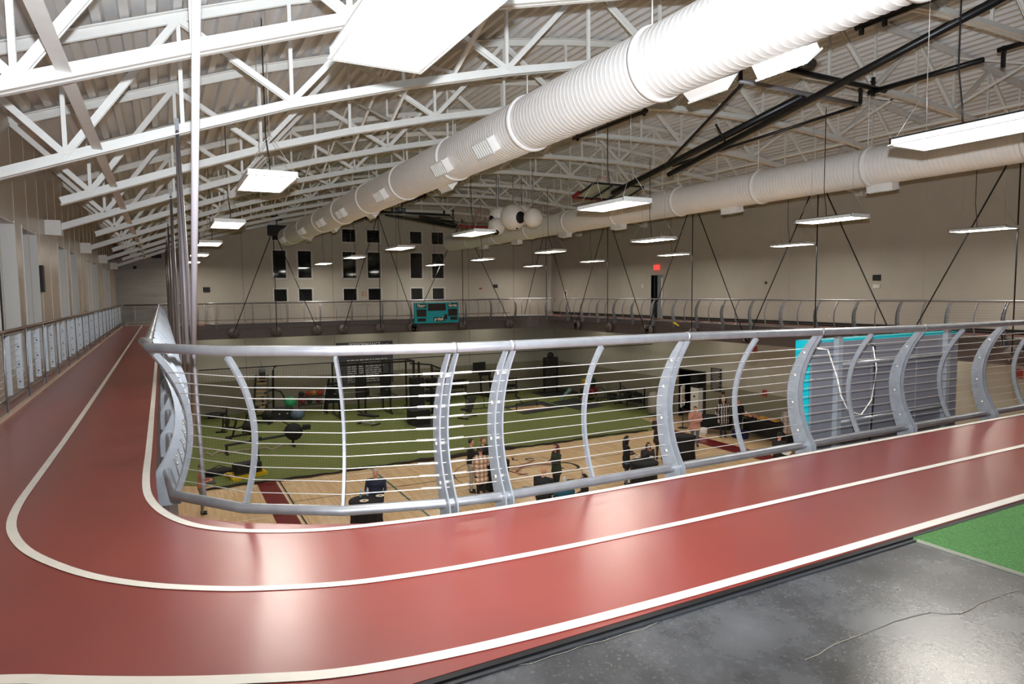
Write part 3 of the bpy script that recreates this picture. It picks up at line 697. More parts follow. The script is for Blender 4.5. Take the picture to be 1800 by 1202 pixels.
# ------------------------------------------------------------ folded basketball backstops
def backstop(o, s, label):
    """s=+1 folds away from the camera"""
    t = thing('basketball_backstop', label, 'backstop', o, 'folded ceiling backstops')
    def B(name, *bars, m=BLACKM):
        mm = MB()
        for p, q, r in bars: mm.cyl((p[0], p[1]*s, p[2]), (q[0], q[1]*s, q[2]), r, 10)
        return mm.build(name, m, t)
    B('cross_pipe', ((-1.9, -.45, .15), (1.95, -.45, .15), .055)); B('hinge_pipe', ((-1.9, .15, 0), (1.95, .15, 0), .05), m=mat('grey_pipe', S(140, 138, 142), .4, .3))
    B('mast', ((.05, .15, -.05), (.0, 6.9, -1.2), .085)); B('mast', ((-.35, -4.4, .5), (.2, 4.6, -1.0), .075))
    B('brace_arm', ((-1.8, .15, -.05), (-.1, 4.4, -.8), .035)); B('brace_arm', ((1.85, .15, -.05), (.15, 4.4, -.8), .035))
    B('brace_arm', ((-.75, 1.9, -.35), (.35, 2.6, -.6), .025))
    B('track_pipe', ((-1.9, -6.4, .15), (-1.9, -2.4, .15), .055)); B('track_pipe', ((-1.9, 3.0, .1), (-1.9, 6.2, .1), .05)); B('track_pipe', ((1.6, -2.6, .1), (1.6, -.3, .1), .055)); B('track_pipe', ((2.1, -3.6, .35), (2.1, -2.6, .35), .05))
    for (x, y) in ((-1.9, -2.5), (-1.9, -2.9), (-1.9, 3.1), (-1.9, 6.0), (1.6, -.4), (2.1, -2.7), (2.1, -3.4), (-1.9, .1), (1.9, .1)):
        mm = MB(); mm.box((x, y*s, .2), (.06, .06, .4)); mm.cyl((x-.09, y*s, .3), (x+.09, y*s, .3), .018, 6); mm.build('clamp', BLACKM, t)
    mm = MB(); mm.box((-1.1, -.5*s, .3), (.3, .26, .22)); mm.cyl((-.95, -.5*s, .32), (-.55, -.5*s, .32), .12, 12); mm.build('winch_motor', mat('motor_grey', S(110, 118, 130), .4, .5), t)
    # board folded nearly flat, ring pointing up
    fr = MB(); c = Vector((0, 7.1*s, -1.15)); R_ = Matrix.Rotation(-.25*s, 3, 'X')
    def q(x, y, z): return c+R_ @ Vector((x, y*s, z))
    for a, b in (((-.92, -.55, 0), (.92, -.55, 0)), ((-.92, .55, 0), (.92, .55, 0)), ((-.92, -.55, 0), (-.92, .55, 0)), ((.92, -.55, 0), (.92, .55, 0)), ((-.3, -.55, -.05), (-.3, .55, -.05)), ((.3, -.55, -.05), (.3, .55, -.05))): fr.bar(q(*a), q(*b), .05, .05)
    fr.build('board_frame', BLACKM, t)
    gl = MB(); gl.prism([q(-.9, -.53, .01), q(.9, -.53, .01), q(.9, .53, .01), q(-.9, .53, .01)], R_ @ Vector((0, 0, .012))); gl.build('board_glass', mat('board_glass', S(150, 158, 150), .1), t)
    pd = MB()
    pd.bar(q(-.95, .58, .01), q(.95, .58, .01), .1, .09); pd.bar(q(-.95, .58, .01), q(-.95, .2, .01), .1, .09); pd.bar(q(.95, .58, .01), q(.95, .2, .01), .1, .09); pd.build('edge_pad', RED, t)
    hc = q(0, .25, .38); n = 24; ax = R_ @ Vector((1, 0, 0)); ay = R_ @ Vector((0, 0, 1))
    MB().tube([hc+ax*(.23*math.cos(2*PI*k/n))+ay*(.23*math.sin(2*PI*k/n)) for k in range(n)], .012, 6, closed=True).build('hoop', mat('orange_ring', S(205, 70, 40), .4), t)
    nt_ = MB(); dn = R_ @ Vector((0, -s, 0))
    for k in range(12):
        for sg in (1, -1):
            a0, a1 = 2*PI*k/12, 2*PI*(k+sg)/12
            nt_.cyl(hc+ax*(.23*math.cos(a0))+ay*(.23*math.sin(a0)), hc+dn*.38+ax*(.13*math.cos(a1))+ay*(.13*math.sin(a1)), .005, 4)
    nt_.build('net', LETW, t)
    return t
backstop((12.4, 9.75, 5.72), 1, 'folded black basketball backstop with maroon pad under the roof beyond the big duct')
backstop((11.9, 32.6, 5.5), -1, 'far folded black basketball backstop with maroon pad near the end wall windows')
# ------------------------------------------------------------ fans / globe speakers
def globe(c, r, facing, label):
    t = thing('globe_speaker', label, 'speaker', c, 'white ball speakers'); f = Vector(facing).normalized()
    rot = f.to_track_quat('Z', 'Y').to_matrix()
    m = MB(); V = []; n = 24; rows = 10; t0 = math.radians(28)
    for i in range(rows+1):
        a = t0+(PI-t0)*i/rows
        V += [rot @ Vector((r*math.sin(a)*math.cos(2*PI*k/n), r*math.sin(a)*math.sin(2*PI*k/n), r*math.cos(a))) for k in range(n)]
    m.add(V, [(i*n+k, (i+1)*n+k, (i+1)*n+(k+1) % n, i*n+(k+1) % n) for i in range(rows) for k in range(n)], 0, True); m.build('shell', DUCTM, t)
    d = MB(); d.cyl(f*(r*.80), f*(r*.86), r*.46, 20); d.build('speaker_cone', BLK, t)
    d = MB(); d.cyl(rot @ Vector((0, -r*.8, r*.5)), rot @ Vector((0, -r*.84, r*.56)), r*.09, 10); d.build('port', BLK, t)
    MB().cyl((0, 0, r*.95), (0, 0, 6.15-c[2]), .015, 6).build('hanger_rod', GALVP, t)
p_ = at(902, 382, 1, 22.8); globe(p_, .5, (.22, -1, -.1), 'largest white ball speaker with a black mouth in the cluster')
p_ = at(937, 383, 1, 22.0); globe(p_, .37, (1, .4, 0), 'white ball speaker at the end of the cluster toward the long wall')
p_ = at(917, 378, 1, 23.2); globe(p_, .42, (-.3, 1, 0), 'white ball speaker tucked behind the two front ones')
p_ = at(877, 380, 1, 24.2); globe(p_, .4, (-1, -.1, -.5), 'upper white ball speaker nearest the first duct')
p_ = at(873, 398, 1, 24.0); globe(p_, .36, (-.6, -.6, -1), 'lower white ball speaker nearest the first duct')
# ------------------------------------------------------------ things on the walls
def plaque(name, label, cat, c, d, m, **k):
    return tag(MB(c).box(c, d).build(name, m), label, cat, **k)
ex = thing('exit_sign', 'red lit EXIT sign above the doorway in the long wall', 'exit sign', (XR-.05, 28.2, 2.78))
MB().box((0, 0, 0), (.08, .42, .26)).build('housing', emis('exit_red', (1, .05, .04, 1), 1.6), ex)
text('EXIT', .2, LETW, ex, (-.045, 0, -.01), (PI/2, 0, -PI/2), ext=.003, bold=.004)
dr = wall('door_1', WALLM, 'open doorway in the long wall beside the track', (XR-.02, 27.7, 0, XR+.22, 27.75, 2.4), (XR-.02, 28.7, 0, XR+.22, 28.75, 2.4), (XR-.02, 27.7, 2.36, XR+.22, 28.75, 2.42))
MB().bb(XR+.06, 27.78, .02, XR+.1, 28.25, 2.34).build('door_leaf', mat('door_grey', S(120, 126, 128), .4), dr)
MB().bb(XR+.02, 27.76, .02, XR+.05, 27.9, 2.2).build('notice_strip', LETW, dr)
for q, (px, py, w_, h_, m_, ax, lab, nm, ct) in enumerate((
    (363, 509, .34, .26, BLK, 1, 'small black wall speaker on the end wall right of the hanger rods', 'wall_speaker', 'speaker'),
    (871, 503, .28, .22, BLK, 1, 'small black wall speaker on the end wall near the corner pipe', 'wall_speaker', 'speaker'),
    (237, 470, .16, .14, BLK, 1, 'tiny black camera on the grey end panel', 'security_camera', 'camera'),
    (640, 516, .2, .26, mat('notice_orange', S(190, 150, 130), .6), 1, 'notice with an orange picture between two low windows', 'wall_notice', 'notice'),
    (845, 470+37, .14, .1, mat('alarm_red', S(170, 70, 60), .5), 1, 'faded red alarm box on the end wall', 'alarm_box', 'alarm'))):
    c = at(px, py, 1, YE-.04); plaque(nm, lab, ct, c, (w_, .08, h_), m_)
for px, py, w_, h_, m_, lab, nm, ct in ((1541, 488, .3, .22, BLK, 'square black wall speaker high on the long wall', 'wall_speaker', 'speaker'), (1541, 503, .28, .14, LETW, 'white notice just under the black speaker on the long wall', 'wall_notice', 'notice'),
    (1346, 497, .08, .1, BLK, 'small dark sensor on the long wall', 'wall_sensor', 'sensor'), (1130, 503, .2, .22, WINF, 'pale notice beside the doorway in the long wall', 'wall_notice', 'notice'), (994, 517, .35, .55, LETW, 'white poster with a dark figure near the corner pipe', 'wall_poster', 'poster'), (1459, 555, .06, .12, WINF, 'small socket plate low on the long wall', 'wall_socket', 'socket')):
    c = at(px, py, 0, XR-.03); plaque(nm, lab, ct, c, (.05, w_, h_), m_)
plaque('figure_print', 'dark figure printed on the white poster', 'print', at(994, 517, 0, XR-.06), (.01, .12, .38), BLK)
c = at(74, 490, 0, XL+.03); plaque('wall_speaker', 'narrow dark speaker column on the tan window wall', 'speaker', c, (.06, .22, .5), BLK)
dv = thing('projector_mount', 'black projector cage hanging beside the far end of the big duct', 'projector', at(487, 405, 1, 35.6))
MB().box((0, 0, 0), (.9, .4, .5)).build('cage', BLK, dv); MB().box((0, 0, .62), (.5, .3, .22)).build('receiver', BLK, dv); MB().cyl((0, 0, .2), (0, 0, 1.0), .03, 8).build('pole', BLACKM, dv)
dv = thing('hanging_projector', 'small dark projector on a bracket above the far end of the left straight', 'projector', at(275, 450, 1, YE-.6))
MB().box((0, 0, 0), (.45, .3, .2)).build('body', BLK, dv); MB().cyl((0, .1, .1), (0, .62, .4), .03, 6).build('bracket', BLACKM, dv)
# training banner
bn = thing('training_banner', 'grey banner headed PERFORMANCE ATHLETIC AREA on the lower end wall', 'banner', (10.7, YE-.03, -2.65))
MB().box((0, 0, 0), (3.45, .03, 2.55)).build('cloth', mat('banner_grey', S(78, 76, 82), .6, var=.25, scale=1.5), bn)
text('PERFORMANCE', .36, LETW, bn, (0, -.02, 1.08), (PI/2, 0, 0), ext=.002, bold=.006, sx=.78); text('ATHLETIC AREA', .3, LETW, bn, (0, -.02, .76), (PI/2, 0, 0), ext=.002, sx=.8)
for s in (-1, 1):
    MB().tube([(s*1.45, -.025, 1.1), (s*1.2, -.025, 1.06), (s*1.12, -.025, .8), (s*1.2, -.025, .5)], .035, 5).build('figure_print', LETW, bn)
    MB().tube([(s*1.6, -.025, .98), (s*1.05, -.025, 1.1)], .02, 5).build('figure_print', LETW, bn)
rr = random.Random(3)
for j in range(11):
    x = -1.1; 
    mm = MB()
    while x < (1.2 if j < 3 else .9):
        l = rr.uniform(.1, .34); mm.box((x+l/2, -.02, .2-j*.13), (l, .004, .05)); x += l+.06
    mm.build('text_line', LETW, bn)
# strip lights beneath the decks
SL = emis('strip_tube', (1, .93, .78, 1), 26)
def strip(p, along, label):
    t = thing('strip_light', label, 'light', p, 'strip lights under the track'); d = (1.2, .16) if along == 'x' else (.16, 1.2)
    MB().box((0, 0, .03), (d[0], d[1], .06)).build('housing', WHITE, t); MB().box((0, 0, -.01), (d[0]-.04, d[1]-.04, .02)).build('diffuser', SL, t)
for i, x in enumerate((2.6, 6.6, 10.6, 14.6, 18.6)): strip((x, YE-1.1, -.3), 'x', 'strip light under the far straight, %s from the tan wall' % ['first', 'second', 'third', 'fourth', 'fifth'][i])
for i, y in enumerate((8, 13, 18, 23, 28, 33)): strip((XR-1.1, y, -.3), 'y', 'strip light under the straight by the long wall, %s' % nth(i))
for i, y in enumerate((9, 16, 23, 30)): strip((XL+1, y, -.3), 'y', 'strip light under the left straight, %s' % nth(i))
# small things on the rails
ys = thing('yellow_strap', 'yellow strap knotted on a post of the guardrail by the long wall', 'strap', at(1186, 568, 0, XJ-.15)); MB().tube([(0, -.3, -.12), (0, 0, 0), (0, .18, .1)], [.03, .05, .04], 6).build('strap', YEL, ys)
bx = at(307, 602, 0, .25); tag(MB(bx).ball(bx, .035, 10).build('brass_bell', mat('brass', S(200, 160, 60), .3, .9)), 'small brass knob beside the hanger rods behind the near bend', 'knob')
# ------------------------------------------------------------ divider net
def net():
    t = thing('divider_net', 'fine dark mesh net hanging between the wooden court and the turf', 'net', (1, 24.3, G))
    m = MB(); L = 19.4; H = 4.1; st = .1
    k = 0
    while k*st <= L: m.bar((k*st, 0, .02), (k*st, 0, H), .0032, .0032, side=(1, 0, 0)); k += 1
    k = 0
    while k*st <= H: m.bar((0, 0, k*st+.02), (L, 0, k*st+.02), .0032, .0032, side=(0, 1, 0)); k += 1
    o = m.build('mesh', mat('net_cord', S(58, 56, 44), .8), t); o['kind'] = 'stuff'
    MB().cyl((0, 0, H), (L, 0, H), .02, 6).build('top_rope', BLACKM, t)
    h = MB(); pts = [(x*.25, -.08+.05*math.sin(x*1.7)+.06*math.sin(x*.31), .03) for x in range(int(L/.25))]; h.tube(pts, [.035+.03*abs(math.sin(i*.37))+(.05 if 30 < i < 48 else 0) for i in range(len(pts))], 6); h.build('gathered_hem', mat('net_hem', S(44, 36, 30), .9), t)
net()
# ------------------------------------------------------------ people
SKIN = mat('skin', S(214, 158, 132), .5); HAIRS = {}
def M_(name, rgb, **k): return mat(name, S(*rgb), k.pop('rough', .8), **k)
JEAN = M_('blue_denim', (84, 104, 134), var=.15, scale=30); BJ = M_('black_trousers', (24, 24, 28)); GJ = M_('grey_trousers', (168, 162, 156)); SHOE = M_('dark_shoes', (34, 30, 30)); NJ = M_('navy_trousers', (36, 44, 70))
def plaid(name, a, b, c, sc=7):
    m = bpy.data.materials.new(name); m.use_nodes = True; nt = m.node_tree; bs = nt.nodes['Principled BSDF']; bs.inputs['Roughness'].default_value = .85
    tc = nt.nodes.new('ShaderNodeTexCoord'); sp = nt.nodes.new('ShaderNodeSeparateXYZ'); nt.links.new(tc.outputs['Object'], sp.inputs[0])
    fr = []
    for ax in ('X', 'Z'):
        mu = nt.nodes.new('ShaderNodeMath'); mu.operation = 'MULTIPLY'; mu.inputs[1].default_value = sc; f = nt.nodes.new('ShaderNodeMath'); f.operation = 'FRACT'
        g = nt.nodes.new('ShaderNodeMath'); g.operation = 'GREATER_THAN'; g.inputs[1].default_value = .55
        nt.links.new(sp.outputs[ax], mu.inputs[0]); nt.links.new(mu.outputs[0], f.inputs[0]); nt.links.new(f.outputs[0], g.inputs[0]); fr.append(g)
    m1 = nt.nodes.new('ShaderNodeMixRGB'); m1.inputs[1].default_value = S(*a); m1.inputs[2].default_value = S(*b); nt.links.new(fr[0].outputs[0], m1.inputs[0])
    m2 = nt.nodes.new('ShaderNodeMixRGB'); m2.inputs[2].default_value = S(*c); ml = nt.nodes.new('ShaderNodeMath'); ml.operation = 'MULTIPLY'; ml.inputs[1].default_value = .55
    nt.links.new(fr[1].outputs[0], ml.inputs[0]); nt.links.new(ml.outputs[0], m2.inputs[0]); nt.links.new(m1.outputs[0], m2.inputs[1]); nt.links.new(m2.outputs[0], bs.inputs[0]); return m
def capsule(m, p, q, r1, r2, n=10):
    p, q = Vector(p), Vector(q); d = (q-p); L = max(d.length, 1e-4); d = d/L
    pts = []; rs = []
    for k in range(4):
        a = PI/2*(k+.35)/4.0; pts.append(p-d*(r1*math.cos(a))); rs.append(r1*math.sin(a))
    pts += [p, q]; rs += [r1, r2]
    for k in range(3, -1, -1):
        a = PI/2*(k+.35)/4.0; pts.append(q+d*(r2*math.cos(a))); rs.append(r2*math.sin(a))
    m.tube(pts, rs, n)
def person(px, py, label, shirt, legs, hair, face=180, h=1.75, pose='relax', hairlong=0, cap=None, coat=0, group=None, at_=None, lean=0, shirt_mat=None, bald=False, build=1.0, sleeves=True, skirt=0, shoes=None, beard=False):
    """standing figure whose crown is seen at px,py; face = heading in degrees, 0 looks along +Y"""
    p = at(px, py, 2, G+h) if at_ is None else Vector(at_)
    t = thing('person', label, 'person', (p.x, p.y, G), group); t.rotation_euler[2] = math.radians(-face)
    s = h/1.75; b = build*1.1; J = {}
    hipz, kz = .93, .50
    tilt = lambda v, a=lean: Vector((v[0], v[1]+(v[2]-hipz)*math.sin(math.radians(a)), hipz+(v[2]-hipz)*math.cos(math.radians(a)))) if v[2] > hipz else Vector(v)
    segs = []   # p, q, r1, r2, material index (0 shirt, 1 legs, 2 skin, 3 shoes)
    def sg(p_, q_, r1, r2, mi, tl=True):
        p_, q_ = (tilt(p_), tilt(q_)) if tl else (Vector(p_), Vector(q_)); segs.append((p_*s, q_*s, r1*s, r2*s, mi))
    # torso
    sg((-.13*b, 0, 1.42), (.13*b, 0, 1.42), .065, .065, 0); sg((-.08*b, .01, 1.30), (.08*b, .01, 1.30), .115*b, .115*b, 0)
    sg((-.06*b, .01, 1.14), (.06*b, .01, 1.14), .112*b, .112*b, 0); sg((-.07*b, 0, 1.0), (.07*b, 0, 1.0), .118*b, .118*b, 0 if coat >= 0 else 1)
    if coat > 0: sg((-.08*b, 0, .92-.1*coat), (.08*b, 0, .92-.1*coat), .125*b, .125*b, 0)
    sg((-.075*b, 0, .92), (.075*b, 0, .92), .118*b, .118*b, 1 if coat <= 0 else 0)
    for sx in (-1, 1):
        sg((sx*.095*b, 0, .88), (sx*.10, .015, kz), .092*b, .06, 1); sg((sx*.10, .015, kz), (sx*.105, -.01, .1), .06, .042, 1)
        sg((sx*.105, -.03, .045), (sx*.125, .13, .03), .045, .035, 3)
    # neck and head
    sg((0, .0, 1.45), (0, .02, 1.54), .052, .05, 2)
    hd = tilt((0, .03, 1.635))*s
    # arms
    A = {'relax': (((.24, .02, 1.16), (.25, .10, .92)),)*2, 'hold': (((.23, .04, 1.15), (.12, .26, 1.16)),)*2,
         'eat': (((.24, .06, 1.15), (.05, .2, 1.45)), ((.24, .06, 1.14), (.12, .28, 1.06))), 'table': (((.25, .06, 1.15), (.18, .30, 1.04)),)*2,
         'reach': (((.24, .10, 1.16), (.2, .36, 1.10)), ((.25, .02, 1.15), (.2, .12, .95))), 'cross': (((.24, .05, 1.15), (.0, .2, 1.14)),)*2, 'chin': (((.22, .1, 1.16), (.06, .14, 1.42)), ((.23, .06, 1.14), (.02, .2, 1.1)))}[pose]
    hands = []
    for i, sx in enumerate((1, -1)):
        e, hnd = A[i]; sh = (sx*.19*b, 0, 1.41); e = (sx*e[0]*max(1, b*.95), e[1], e[2]); hnd = (sx*hnd[0], hnd[1], hnd[2])
        sg(sh, e, .052*b, .043, 0); 
        ev, hv = Vector(e), Vector(hnd)
        if sleeves: sg(e, hnd, .043, .032, 0)
        else: sg(e, hnd, .038, .027, 2)
        d = (hv-ev).normalized(); hands.append((tilt(hv)*s, (tilt(hv+d*.1)-tilt(hv)).normalized(), sx))
        sg(hnd, tuple(hv+d*.06), .03, .03, 2)
    m = MB()
    for a, c, r1, r2, mi in segs: capsule(m, a, c, r1, r2)
    m.ball(hd, (.072*s, .088*s, .108*s), 14); m.ball(hd+Vector((0, .055, -.06))*s, (.045*s, .04*s, .04*s), 10)
    capsule(m, hd+Vector((0, .083, .01))*s, hd+Vector((0, .102, -.018))*s, .010*s, .014*s, 8)
    for sx in (-1, 1): m.ball(hd+Vector((sx*.072, 0, -.005))*s, (.014*s, .022*s, .032*s), 8)
    me = m.mesh('body_raw', SKIN); ob = bpy.data.objects.new('raw', me); C.collection.objects.link(ob)
    rm = ob.modifiers.new('r', 'REMESH'); rm.mode = 'VOXEL'; rm.voxel_size = .021*s; rm.use_smooth_shade = True
    sm_ = ob.modifiers.new('s', 'SMOOTH'); sm_.iterations = 3; sm_.factor = .5
    dg = bpy.context.evaluated_depsgraph_get(); me2 = bpy.data.meshes.new_from_object(ob.evaluated_get(dg)); bpy.data.objects.remove(ob)
    me2.materials.clear()
    sm = shirt_mat or M_('shirt_%s' % '_'.join(map(str, shirt)), shirt)
    for q in (sm, legs, SKIN, shoes or SHOE): me2.materials.append(q)
    def near_mi(c):
        best, bi = 9, 2
        for a, e, r1, r2, mi in segs:
            d = e-a; k = 0 if d.length_squared < 1e-9 else max(0, min(1, (c-a).dot(d)/d.length_squared)); dd = (c-(a+d*k)).length-(r1+(r2-r1)*k)
            if dd < best: best, bi = dd, mi
        if c.z > hd.z-.09*s and (c-hd).length < .16*s: bi = 2
        return bi
    for pl_ in me2.polygons: pl_.material_index = near_mi(pl_.center); pl_.use_smooth = True
    # fingers joined to the same mesh
    fm = MB(); fm.v = [v.co.copy() for v in me2.vertices]; fm.f = [tuple(q.vertices) for q in me2.polygons]; fm.mi = [q.material_index for q in me2.polygons]; fm.sm = [True]*len(fm.f)
    for hv, d, sx in hands:
        sd = d.cross(Vector((0, 0, 1))); sd = sd.normalized() if sd.length > .1 else Vector((0, 1, 0)); dn = d.cross(sd).normalized(); dn = dn if dn.z < 0 else -dn
        for k, L in enumerate((.062, .072, .068, .052)):
            o_ = hv+d*.055*s+sd*((k-1.5)*.018)*s; fm.tube([o_, o_+d*L*.5*s+dn*.006, o_+d*L*.85*s+dn*.025*s], [.0095*s, .009*s, .007*s], 6, mi=2)
        o_ = hv+d*.015*s-sd*.026*s*sx; fm.tube([o_, o_-sd*.02*sx*s+d*.03*s, o_-sd*.018*sx*s+d*.058*s+dn*.01], [.012*s, .011*s, .008*s], 6, mi=2)
    me3 = fm.mesh('body', [sm, legs, SKIN, shoes or SHOE]); link('body', me3, t)
    ey = MB()
    for sx in (-1, 1): ey.ball(hd+Vector((sx*.028, .079, .012))*s, .009*s, 8)
    ey.build('eyes', M_('eye_dark', (30, 24, 22), rough=.2), t)
    MB().ball(hd+Vector((0, .092, -.048))*s, (.022*s, .008*s, .006*s), 8).build('mouth', M_('lips', (150, 70, 66)), t)
    if not bald:
        hm = MB(); hmat = M_('hair_%s' % '_'.join(map(str, hair)), hair, rough=.55)
        V = []; n = 16; rows = 8
        for i in range(rows+1):
            a = (PI*.56)*i/rows
            for k in range(n):
                th = 2*PI*k/n; fx = math.cos(th); fy = math.sin(th)
                ext = 1.0 if fy < .35 else .55
                aa = a*ext
                V.append(hd+Vector((.083*math.sin(aa)*fx, -.012+.10*math.sin(aa)*fy, .012+.118*math.cos(aa)))*s)
        hm.add(V, [(i*n+k, (i+1)*n+k, (i+1)*n+(k+1) % n, i*n+(k+1) % n) for i in range(rows) for k in range(n)], 0, True)
        if hairlong: 
            hm.tube([hd+Vector((0, -.05, .03))*s, hd+Vector((0, -.075, -.08))*s, hd+Vector((0, -.085, -.1-hairlong*.5))*s, hd+Vector((0, -.08, -.1-hairlong))*s], [.08*s, .085*s, .08*s, .035*s], 12)
            for sx in (-1, 1): hm.tube([hd+Vector((sx*.06, .02, .04))*s, hd+Vector((sx*.075, .01, -.06))*s, hd+Vector((sx*.075, .0, -.1-hairlong*.6))*s], [.03*s, .032*s, .015*s], 8)
        hm.build('hair', hmat, t)
    if cap:
        cm = MB(); V = []; n = 16
        for i in range(6):
            a = PI*.5*i/5
            V += [hd+Vector((.088*math.sin(a)*math.cos(2*PI*k/n), -.008+.104*math.sin(a)*math.sin(2*PI*k/n), .03+.1*math.cos(a)))*s for k in range(n)]
        cm.add(V, [(i*n+k, (i+1)*n+k, (i+1)*n+(k+1) % n, i*n+(k+1) % n) for i in range(5) for k in range(n)], 0, True)
        cm.prism([hd+Vector(q)*s for q in ((-.07, .07, .03), (.07, .07, .03), (.055, .17, .018), (-.055, .17, .018))], (0, 0, .008)); cm.build('cap', M_('cap_cloth', cap), t)
    if beard: MB().ball(hd+Vector((0, .06, -.07))*s, (.05*s, .045*s, .045*s), 10).build('beard', M_('beard_grey', (200, 190, 180)), t)
    return t
person(660, 824, 'person with short grey hair in a navy shirt behind the nearest black cocktail table', (34, 40, 62), NJ, (186, 180, 174), 205, pose='table', build=1.12, h=1.68)
person(827, 771, 'person in a black t-shirt and pale grey sweatpants facing the plaid shirt', (24, 24, 26), GJ, (30, 26, 24), 110, pose='reach', sleeves=False, h=1.8, build=1.08)
person(848, 768, 'person with short brown hair in a black shirt behind the plaid shirt', (26, 26, 30), BJ, (110, 74, 56), 150, pose='cross', h=1.8, build=1.05)
person(845, 786, 'person in a tan and white plaid shirt seen from behind', (200, 170, 140), BJ, (70, 48, 40), 0, pose='hold', shirt_mat=plaid('tan_plaid', (190, 150, 120), (232, 214, 196), (120, 80, 66)), coat=2, h=1.75, build=1.1)
person(978, 780, 'person with long brown hair in a dark green sweater standing by the floor emblem', (44, 52, 40), BJ, (92, 48, 38), 270, pose='hold', hairlong=.18, h=1.7, coat=1)
person(955, 820, 'bald person with glasses in a black shirt near the near guardrail', (34, 34, 38), BJ, (0, 0, 0), 60, pose='table', bald=True, h=1.78, build=1.15)
person(992, 838, 'grey-haired person in a teal blue top next to the bald person', (26, 84, 108), NJ, (196, 188, 178), 20, pose='table', h=1.62, build=1.15)
person(1028, 833, 'person with long black hair and a black top beside the teal blue top', (26, 24, 28), BJ, (18, 16, 18), 300, pose='table', hairlong=.22, h=1.6)
person(1101, 766, 'black-haired person in a black cardigan over a pink top at the plate table', (20, 20, 24), JEAN, (22, 18, 20), 120, pose='hold', hairlong=.3, h=1.72, coat=2)
person(1137, 776, 'person with dark hair in a charcoal cardigan eating at the plate table', (52, 46, 50), BJ, (40, 30, 28), 190, pose='eat', hairlong=.1, h=1.54, build=1.1, lean=8)
person(1160, 727, 'person in a dark brown jacket and dark cap behind the eating person', (52, 38, 34), M_('brown_trousers', (70, 56, 46)), (40, 30, 26), 60, pose='cross', cap=(30, 34, 40), h=1.82, coat=2, build=1.15)
person(1222, 714, 'person in a pink hooded jacket and blue jeans by the maroon stripe', (196, 140, 128), JEAN, (60, 40, 34), 215, pose='chin', h=1.72, coat=1, build=1.1)
person(1269, 688, 'dark-haired person in black leaning at the wall behind the buffet', (26, 26, 30), JEAN, (30, 22, 22), 100, pose='relax', h=1.78, lean=6)
person(1272, 699, 'blond person in a black and white checked shirt at the buffet, seen from behind', (60, 60, 60), BJ, (206, 186, 150), 20, pose='reach', shirt_mat=plaid('bw_check', (40, 40, 44), (214, 206, 200), (30, 30, 34), 9), coat=2, h=1.8, build=1.1)
person(1297, 702, 'person with reddish hair in black with a white plate at the buffet', (22, 22, 26), BJ, (190, 110, 70), 200, pose='hold', h=1.72, build=1.1, hairlong=.08)
person(1390, 712, 'white-haired person in a pale grey plaid shirt at the food platters', (190, 178, 172), BJ, (206, 190, 172), 45, pose='reach', shirt_mat=plaid('grey_plaid', (176, 162, 158), (206, 196, 190), (150, 134, 132), 6), coat=2, h=1.82, build=1.2)
person(1370, 760, 'person in a dark baseball cap and black t-shirt by the small round table', (34, 32, 34), BJ, (60, 46, 40), 80, pose='hold', cap=(44, 46, 52), h=1.72, sleeves=False)
person(1404, 770, 'person half hidden behind the teal edge of the near scoreboard, grey jeans', (150, 120, 110), M_('grey_jeans', (120, 120, 126)), (90, 60, 46), 280, pose='hold', h=1.7)
person(1298, 818, 'dark-haired person whose crown just shows over the track edge', (40, 40, 44), BJ, (26, 22, 22), 300, pose='relax', h=1.6)
person(352, 815, 'person in a pale top by the dark mats below the left corner', (200, 120, 100), M_('olive_trousers', (120, 116, 100)), (110, 80, 60), 90, pose='hold', h=1.55)
